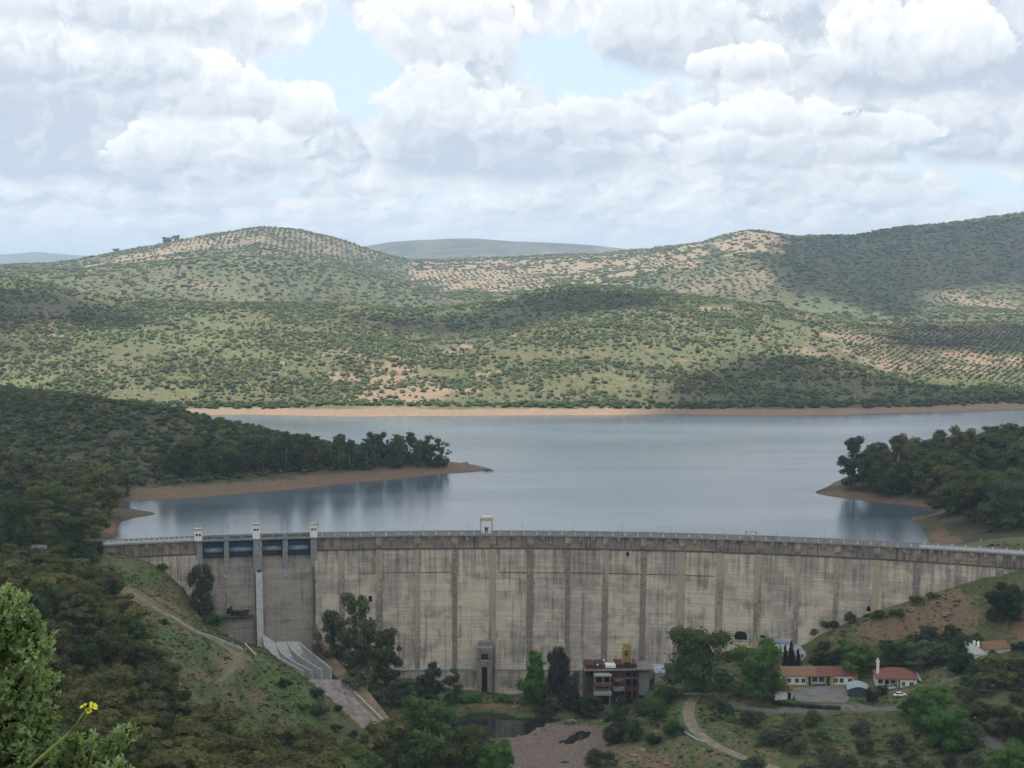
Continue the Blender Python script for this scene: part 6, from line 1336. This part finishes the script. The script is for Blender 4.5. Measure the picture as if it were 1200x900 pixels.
k2 = (Y > y0_ + 20) & (Y < y0_ + 42) & (np.random.default_rng(9).random(len(X)) < .8)
cover('shore_bushes', X, Y, k2, (5, 9), (4, 7), ['leaf_scrub2', 'leaf_dark'], SPL, 23)
X, Y, r_ = jgrid(-200, 900, 1285, 2200, 8.4, 24, jit=.1, rot=.35); k_ = inside(X, Y); X, Y = X[k_], Y[k_]; Z = H(X, Y); px, py = proj(X, Y, Z)
orch = poly_sd(px, py, np.array([(975, 383), (1100, 378), (1300, 376), (1300, 452), (1120, 447), (1040, 432), (990, 405)], float)) < 0
cover('hill_orchard', X, Y, orch & (r_.random(len(X)) < .93), (4.0, 5.6), (3.4, 4.6), ['leaf_orchard', 'leaf_scrub2'], SPL, 25)
# far hills: planted rows on the bare soil, scattered oaks elsewhere
X, Y, r_ = jgrid(-1700, 1700, 2200, 4500, 11.5, 26, jit=.22, rot=.12); k_ = inside(X, Y); X, Y = X[k_], Y[k_]; Z = H(X, Y); so_, lu, ro = zones(X, Y, Z); px, py = proj(X, Y, Z)
rows = (so_ > .35) & ((px < 470) | ((py > 318) & (px < 640)) | (px > 900) | ((px > 760) & (py > 305)))
cover('far_orchard', X, Y, rows & (r_.random(len(X)) < .72 + .6 * fbm(X, Y, 60, 3, 61)), (5.0, 6.6), (4.0, 5.6), ['leaf_orchard', 'leaf_scrub2'], SPLF, 27)
rows2 = (so_ > .35) & ~rows
cover('far_oaks', X + r_.normal(size=len(X)) * 5, Y + r_.normal(size=len(X)) * 5, rows2 & (r_.random(len(X)) < .42), (7, 13), (6, 9), ['leaf_scrub2', 'leaf_scrub'], SPLF, 28)
X, Y, r_ = jgrid(-1700, 1700, 2150, 4500, 10, 29); k_ = inside(X, Y); X, Y = X[k_], Y[k_]; Z = H(X, Y); so_, lu, ro = zones(X, Y, Z); px, py = proj(X, Y, Z)
d_ = .75 * (1 - sstep(.2, .6, so_)) * (1 - .5 * lu)
cover('far_scrub', X, Y, r_.random(len(X)) < d_, (4.5, 11), (3.5, 7), ['leaf_scrub2', 'leaf_scrub'], SPLF, 30)
for i, (px, lab) in enumerate(((196, 'left of two lone dark trees standing on the skyline of the far left hill'), (207, 'right of two lone dark trees standing on the skyline of the far left hill'), (136, 'small lone tree low on the skyline of the far left hill'))):
    Yr = float(r3y(np.array([px]))[0]) - 20; p = P(px, 285, Yr); plant('round', p[0], Yr, h1(p[0], Yr), (26, 20, 16)[i], (15, 15, 11)[i], 'leaf_dark', lab, None, n=500, size=.07)
# left point and right bank scrub
X, Y, r_ = jgrid(-420, 0, 700, 1160, 3.5, 31); k_ = inside(X, Y); X, Y = X[k_], Y[k_]; Z = H(X, Y); so_, lu, ro = zones(X, Y, Z)
keep = (Z > 4.4) & (r_.random(len(X)) < np.where(Y > 860, 1.1, .7) * (1 - .55 * sstep(.4, .9, so_)) * (.8 + .7 * fbm(X, Y, 40, 3, 56)))
cover('point_scrub', X, Y, keep, (3.0, 6.8), (2.4, 6.0), ['leaf_dark', 'leaf_scrub2', 'leaf_brown', 'leaf_dark'], SPL, 32)
X, Y, r_ = jgrid(120, 420, 640, 1160, 4.2, 33); k_ = inside(X, Y); X, Y = X[k_], Y[k_]; Z = H(X, Y); keep = (Z > 4.2) & (r_.random(len(X)) < np.where(Y > 800, .92, .3))
cover('bank_scrub', X, Y, keep, (3.4, 7.5), (2.6, 7), ['leaf_dark', 'leaf_low', 'leaf_brown'], SPL, 34)
# low scrub and tussocks on the near slopes
X, Y, r_ = jgrid(-260, 260, 280, 606, 1.9, 35); k_ = inside(X, Y, .37); X, Y = X[k_], Y[k_]; Z = H(X, Y); so_, lu, ro = zones(X, Y, Z)
d_ = (.16 + .34 * lu) * (1 - .65 * sstep(.3, .8, so_)) * (1 - .93 * sstep(.3, .7, ro)); d_ = d_ * (1 + 1.6 * fbm(X, Y, 18, 3, 57)); keep = (r_.random(len(X)) < d_ * 1.25) & ~avoid(X, Y)
cover('low_scrub', X, Y, keep, (.8, 2.1), (.5, 1.3), ['leaf_low', 'leaf_low', 'leaf_dark', 'leaf_brown'], SPLF + [SPL[0]], 36)
X, Y, r_ = jgrid(-210, 240, 430, 606, 1.25, 41); k_ = inside(X, Y, .36); X, Y = X[k_], Y[k_]; Z = H(X, Y); so_, lu, ro = zones(X, Y, Z)
ok_ = ~avoid(X, Y) & (ro < .4); cl = 1 + 1.5 * fbm(X, Y, 9, 3, 58)
cover('dry_grass', X, Y, ok_ & (r_.random(len(X)) < (.10 + .40 * so_) * cl), (.5, 1.3), (.3, .7), ['leaf_dry', 'leaf_dry', 'leaf_brown'], SPLF, 42)
cover('green_grass', X, Y, ok_ & (r_.random(len(X)) < (.10 + .5 * lu) * cl), (.5, 1.5), (.25, .65), ['leaf_grass', 'leaf_low'], SPLF, 43)
X, Y, r_ = jgrid(100, 210, 540, 600, 3.2, 44); Z = H(X, Y); px, py = proj(X, Y, Z); k_ = (py < 772) & (px > 960) & (r_.random(len(X)) < .16) & ~avoid(X, Y)
cover('slope_scrub', X, Y, k_, (1.2, 3.0), (.7, 1.9), ['leaf_olive', 'leaf_brown', 'leaf_green'], SPL, 45)
X, Y, r_ = jgrid(-330, 0, 640, 960, 1.6, 46); Z = H(X, Y); N0 = len(X); k_ = (Z > .05) & (Z < 3.4) & (r_.random(N0) < .10); sx = r_.uniform(.15, .55, N0)[k_]
scatter('shore_stones', np.stack([X[k_], Y[k_], Z[k_]], -1), np.stack([sx * 1.3, sx, sx * .7], -1), r_.random(int(k_.sum())) * 6, rocks[1], M['pile'])
# gravel bar stones
X, Y, r_ = jgrid(-45, 60, 480, 590, .8, 37); Z = H(X, Y); so_, lu, ro = zones(X, Y, Z); keep = (ro > .5) & (r_.random(len(X)) < .5) & (Z > POOLZ + .02)
for rk in rocks[:2]: pass
r2_ = np.random.default_rng(4); kx = keep & (r2_.random(len(X)) < .7); N_ = int(kx.sum()); sx = .08 + .45 * r2_.random(N_) ** 3
scatter('river_stones', np.stack([X[kx], Y[kx], Z[kx]], -1), np.stack([sx * 1.3, sx, sx * .6], -1), r2_.random(N_) * 6, rocks[0], M['pile'])
# hedge round the yard
hp_ = along([(906, 826), (925, 828), (945, 830), (965, 831), (986, 832)], 480, 600)
e = empty('hedge', hp_[0], 0, 'clipped dark green hedge along the front of the yard', 'hedge'); o0 = hp_[0]
for a, b in zip(hp_[:-1], hp_[1:]):
    a = a - o0; b = b - o0; n_ = 8
    L = [((a + (b - a) * (q / n_)).x, (a + (b - a) * (q / n_)).y, (a + (b - a) * (q / n_)).z + .75, .55, .6, .75) for q in range(n_)]
    V, Fc = leaves(rt, L, 900, .16); mb = MB(); iv, if_ = ico()
    for l in L: mb.add((iv * np.array(l[3:]) * .92 + np.array(l[:3])).tolist(), if_.tolist())
    mb.v += [tuple(v) for v in V.tolist()]; k0 = len(mb.v) - len(V); mb.f += [tuple(int(i) + k0 for i in f) for f in Fc]; mb.m += [0] * len(Fc); mb.obj('hedge_section', M['leaf_dark'], e)

# ================================================================== NEAR BUSH AND YELLOW FLOWER
M['leaf_near'] = foliage('near_bush_leaves', (.20, .275, .11), (.38, .46, .23), scale=3, var=.0)
M['leaf_sere'] = simple('reddish_brown_twigs', (.10, .055, .035), .9, .4, 8)
def near_bush():
    YB = 14.; s = YB / F; r_ = np.random.default_rng(77)
    e = empty('shrub', (-4.6, YB, h1(-4.6, YB) - .05), 0, 'big leafy light green shrub filling the lower left corner close to the camera', 'shrub')
    gz = e.location.z
    lob = [(6, 722, 40), (30, 732, 28), (46, 745, 20), (-20, 745, 58), (40, 765, 28), (12, 775, 40), (48, 800, 22), (25, 812, 34), (50, 835, 22), (0, 840, 45), (40, 868, 32), (20, 900, 48), (60, 900, 30), (-40, 800, 60), (-50, 880, 70), (90, 872, 17), (110, 866, 12), (128, 874, 16), (145, 862, 15), (158, 858, 11), (95, 895, 26), (135, 905, 22), (-10, 950, 70), (70, 960, 50), (-90, 760, 60), (-110, 860, 70), (26, 706, 13), (62, 790, 10), (64, 812, 9), (12, 692, 9)]
    tw = MB(); V = []; base = Vector((0, .3, -.1)); sprigV = []; L = []
    for px, py, r0 in lob:
        p = P(px, py, YB + r_.uniform(-.15, .35)); c = Vector(p) - e.location; L.append((c, r0 * s))
        mid_ = base.lerp(c, .55) + Vector((r_.normal() * .05, .1, r_.normal() * .05)); tw.tube([base, mid_, c], [.035, .018, .008], 5)
    # sprigs: a twig tip with a whorl of small oval leaves
    LV = []; LF = []; area = np.array([l[1] ** 2 for l in L]); area /= area.sum(); NS = 3600; nfo = 0
    for q in range(NS):
        c, rr = L[r_.choice(len(L), p=area)]; d_ = r_.normal(size=3); d_[1] -= .5; d_[2] += .35; d_ /= np.linalg.norm(d_); tip = np.array(c) + d_ * rr * (1 - abs(r_.normal()) * .25) * np.array([1, .8, 1])
        ax = d_ * .7 + np.array([0, 0, .6]) + r_.normal(size=3) * .35; ax /= np.linalg.norm(ax); ln = .085 * r_.uniform(.6, 1.3)
        if q % 9 == 0: tw.tube([tip - ax * ln * 1.3, tip], [.0035, .0015], 3, cap=False)
        nl = 9
        for j in range(nl):
            t_ = j / nl; pos_ = tip - ax * ln * (1 - t_); a1 = np.cross(ax, r_.normal(size=3)); a1 /= np.linalg.norm(a1); ld = a1 * .9 + ax * (.3 + .8 * t_); ld /= np.linalg.norm(ld); sd_ = np.cross(ld, ax); sd_ /= np.linalg.norm(sd_) + 1e-9
            l_ = .046 * r_.uniform(.7, 1.3); w_ = l_ * .30; up_ = np.cross(sd_, ld) * w_ * .5
            k0 = len(LV); LV += [pos_, pos_ + ld * l_ * .5 + sd_ * w_ + up_, pos_ + ld * l_, pos_ + ld * l_ * .5 - sd_ * w_ + up_, pos_ + ld * l_ * .5]; LF += [(k0, k0 + 1, k0 + 4), (k0 + 1, k0 + 2, k0 + 4), (k0 + 2, k0 + 3, k0 + 4), (k0 + 3, k0, k0 + 4)]
    me = npmesh('leaves', np.array(LV), np.array(LF), [M['leaf_near']]); tag(link('leaves', me, e), kind='stuff'); tw.obj('twigs', M['leaf_sere'], e)
    # dry inner mass of twigs and dead leaves
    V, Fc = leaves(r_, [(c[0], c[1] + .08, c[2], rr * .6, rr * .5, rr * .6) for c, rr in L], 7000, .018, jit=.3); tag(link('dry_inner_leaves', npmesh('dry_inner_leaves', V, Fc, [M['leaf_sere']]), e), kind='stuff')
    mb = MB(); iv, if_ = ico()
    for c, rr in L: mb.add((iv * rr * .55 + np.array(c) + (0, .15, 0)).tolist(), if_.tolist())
    im_ = mb.obj('inner_growth', simple('dark_brown_core', (.04, .035, .02), .95, .4, 20), e); im_['kind'] = 'stuff'  # dark balls filling the lobes behind the leaves
near_bush()
M['petal'] = simple('yellow_petal', (.72, .70, .03), .6, .15, 30); M['stem_green'] = simple('green_stem', (.20, .27, .07), .7, .2, 20)
YF = 3.0; base = P(10, 935, YF); root = Vector((base[0] - .05, YF, h1(base[0] - .05, YF))); e = empty('flower', root, 0, 'single yellow wild flower on a bent green stem in front of the shrub', 'flower')
pts = [Vector((0, 0, 0))] + [Vector(P(a, b, YF)) - root for a, b in ((5, 960), (30, 905), (48, 888), (62, 876), (78, 862), (90, 848), (97, 838), (101, 832))]
MB().tube(pts, [.005, .0045, .004, .0036, .0032, .0029, .0026, .0024, .0024], 8).obj('stem', M['stem_green'], e, smooth=True)
tipv = pts[-1]
def blossom(c, ax, size):
    c = Vector(c); ax = Vector(ax).normalized(); a = ax.orthogonal().normalized(); b = ax.cross(a)
    for i in range(4):
        t_ = math.pi / 2 * i + .4; d_ = a * math.cos(t_) + b * math.sin(t_); sd_ = ax.cross(d_); V = []; Fq = []
        for u, wd, lf_ in ((0, .12, 0), (.35, .25, .25), (.7, .5, .42), (.95, .42, .46), (1.05, .18, .44)):
            for v in (-1, 0, 1): V.append(c + d_ * size * u * .9 + sd_ * size * wd * v + ax * size * (lf_ + (.06 if v else 0)))
        for i_ in range(4):
            for j in range(2): k0 = i_ * 3 + j; Fq.append((k0, k0 + 1, k0 + 4, k0 + 3))
        MB().add(V, Fq).obj('petal', M['petal'], e, smooth=True)
    MB().tube([c - ax * size * .3, c + ax * size * .35], [size * .1, size * .16], 6).obj('calyx', M['stem_green'], e)
blossom(P(99, 829, YF) - np.array(root), (-.5, -.2, 1), .0085); blossom(P(108, 829, YF) - np.array(root), (.6, -.3, .8), .010); blossom(P(104, 833, YF) - np.array(root), (.2, -.8, .5), .0065)
for a, b in ((103, 838), (99, 842), (101, 835), (96, 846)): q = Vector(P(a + 1, b, YF)) - root; MB().tube([q, q + Vector((.003, -.002, .008))], [.0025, .0012], 5).obj('bud', M['stem_green'], e, smooth=True)

# ================================================================== CLOUDS OVERHEAD, WHOSE SHADE LIES ON THE VALLEY
def cloud_mat(nm, thru):
    cm, ct = new_mat(nm)
    df = ct.n('ShaderNodeBsdfDiffuse'); df.inputs[0].default_value = (.92, .93, .95, 1); tl = ct.n('ShaderNodeBsdfTranslucent'); tl.inputs[0].default_value = (.94, .95, .97, 1)
    ms = ct.n('ShaderNodeMixShader'); ms.inputs[0].default_value = thru; ct.t.links.new(df.outputs[0], ms.inputs[1]); ct.t.links.new(tl.outputs[0], ms.inputs[2]); oo = ct.n('ShaderNodeOutputMaterial'); ct.t.links.new(ms.outputs[0], oo.inputs[0]); return cm
cm_thin = cloud_mat('thin_cloud', .88); cm_thick = cloud_mat('thick_cloud', .4)
#; df = ct.n('ShaderNodeBsdfDiffuse'); df.inputs[0].default_value = (.92, .93, .95, 1); tl = ct.n('ShaderNodeBsdfTranslucent'); tl.inputs[0].default_value = (.92, .93, .95, 1)
ALT = 2500.
def cloud(ground_poly, label, cell=45, rough=60, thick=180, seed=0, mat=None):
    g = np.array([[x + SUN[0] / SUN[2] * (ALT - z), y + SUN[1] / SUN[2] * (ALT - z)] for x, y, z in ground_poly])
    x0, y0 = g.min(0) - rough * 2; x1, y1 = g.max(0) + rough * 2; xs = np.arange(x0, x1 + cell, cell); ys_ = np.arange(y0, y1 + cell, cell); X, Y = np.meshgrid(xs, ys_)
    sd = -poly_sd(X.ravel(), Y.ravel(), g).reshape(X.shape) + fbm(X, Y, rough * 3.2, 4, 90 + seed) * rough; ins = sd > 0
    zt = ALT + np.sqrt(np.clip(sd, 0, 400)) * thick / 20 * (1 + .5 * fbm(X, Y, 160, 3, 95)) + 4; zb = ALT - np.sqrt(np.clip(sd, 0, 400)) * thick / 90 * (1 + .6 * fbm(X, Y, 120, 3, 96)) - 4
    nr, nc = X.shape; idx = np.arange(nr * nc).reshape(nr, nc); q = ins[:-1, :-1] & ins[1:, :-1] & ins[:-1, 1:] & ins[1:, 1:]
    I, J = np.where(q); top = np.stack([idx[I, J], idx[I, J + 1], idx[I + 1, J + 1], idx[I + 1, J]], -1); bot = top[:, ::-1] + nr * nc
    ed = {}
    for f in top.tolist():
        for a, b in zip(f, f[1:] + f[:1]): ed[(a, b)] = 1
    side = [(a, a + nr * nc, b + nr * nc, b) for (a, b) in ed if (b, a) not in ed]
    V = np.concatenate([np.stack([X, Y, zt], -1).reshape(-1, 3), np.stack([X, Y, zb], -1).reshape(-1, 3)]); Fc = np.concatenate([top, bot, np.array(side)]); used = np.unique(Fc); mp = np.zeros(len(V), int); mp[used] = np.arange(len(used))
    return tag(link('cloud', npmesh('cloud', V[used], mp[Fc], [mat or cm_thick], smooth=True)), label, 'cloud', 'clouds overhead')
def gp(pxl, y0=1250, y1=4400):
    X, Y, Z, ok = hit_many([p[0] for p in pxl], [p[1] for p in pxl], y0, y1, 500)
    out = []
    for (a, b), x, y, z, k_ in zip(pxl, X, Y, Z, ok):
        if k_: out.append((x, y, z))
        else: Yr = float(r3y(np.array([a]))[0]); p = P(a, b, Yr); out.append((p[0], p[1], p[2]))
    return out
cloud([(-1000, -500, 0), (1000, -500, 0), (1000, 1100, 0), (420, 1160, 0), (0, 1110, 0), (-160, 1200, 0), (-1000, 1180, 0)], 'widest flat-based white cloud, overhead above the dam', seed=1, mat=cm_thin)
cloud(gp([(742, 478), (760, 452), (800, 430), (850, 418), (900, 414), (960, 422), (1010, 436), (1050, 444), (1120, 452), (1250, 456), (1300, 478)], 1262, 2300) + [(600, 1150, 0), (60, 1170, 0)], 'long white cloud overhead above the far shore on the right', cell=24, rough=26, seed=2)
cloud(gp([(400, 372), (450, 366), (540, 366), (600, 348), (660, 338), (740, 342), (800, 352), (740, 366), (640, 380), (560, 392), (440, 388)], 1262, 2300), 'narrow white cloud overhead above the middle ridge', cell=24, rough=28, seed=3)
cloud(gp([(860, 312), (890, 284), (960, 276), (1040, 266), (1120, 262), (1300, 240), (1300, 348), (1160, 338), (1080, 348), (1100, 368), (1000, 366), (930, 348)], 2200, 4300), 'large white cloud overhead above the far right mountain', cell=50, rough=50, seed=4)
cloud(gp([(1000, 382), (1080, 380), (1300, 380), (1300, 412), (1180, 418), (1080, 414), (1020, 402)], 1262, 2300), 'small white cloud overhead above the orchard slope', cell=24, rough=22, seed=5)
cloud(gp([(-100, 335), (60, 340), (140, 356), (175, 378), (120, 390), (60, 380), (0, 400), (70, 415), (0, 425), (-100, 420)], 1262, 2300), 'ragged white cloud overhead above the left end of the middle hill', cell=24, rough=26, seed=6)

# ------------------------------------------------------------------ air
hm, ht = new_mat('haze'); pv_ = ht.n('ShaderNodeVolumePrincipled'); pv_.inputs['Color'].default_value = (.62, .79, 1, 1); pv_.inputs['Density'].default_value = 7.6e-5; pv_.inputs['Anisotropy'].default_value = .2
ho = ht.n('ShaderNodeOutputMaterial'); ht.t.links.new(pv_.outputs[0], ho.inputs['Volume'])
hz_top = max(420., max(float(o.location.z) for o in []) if False else 420.)
tag(MB().box(-14000, 14000, -120, 24000, -75, 520).obj('haze', hm), kind='stuff')
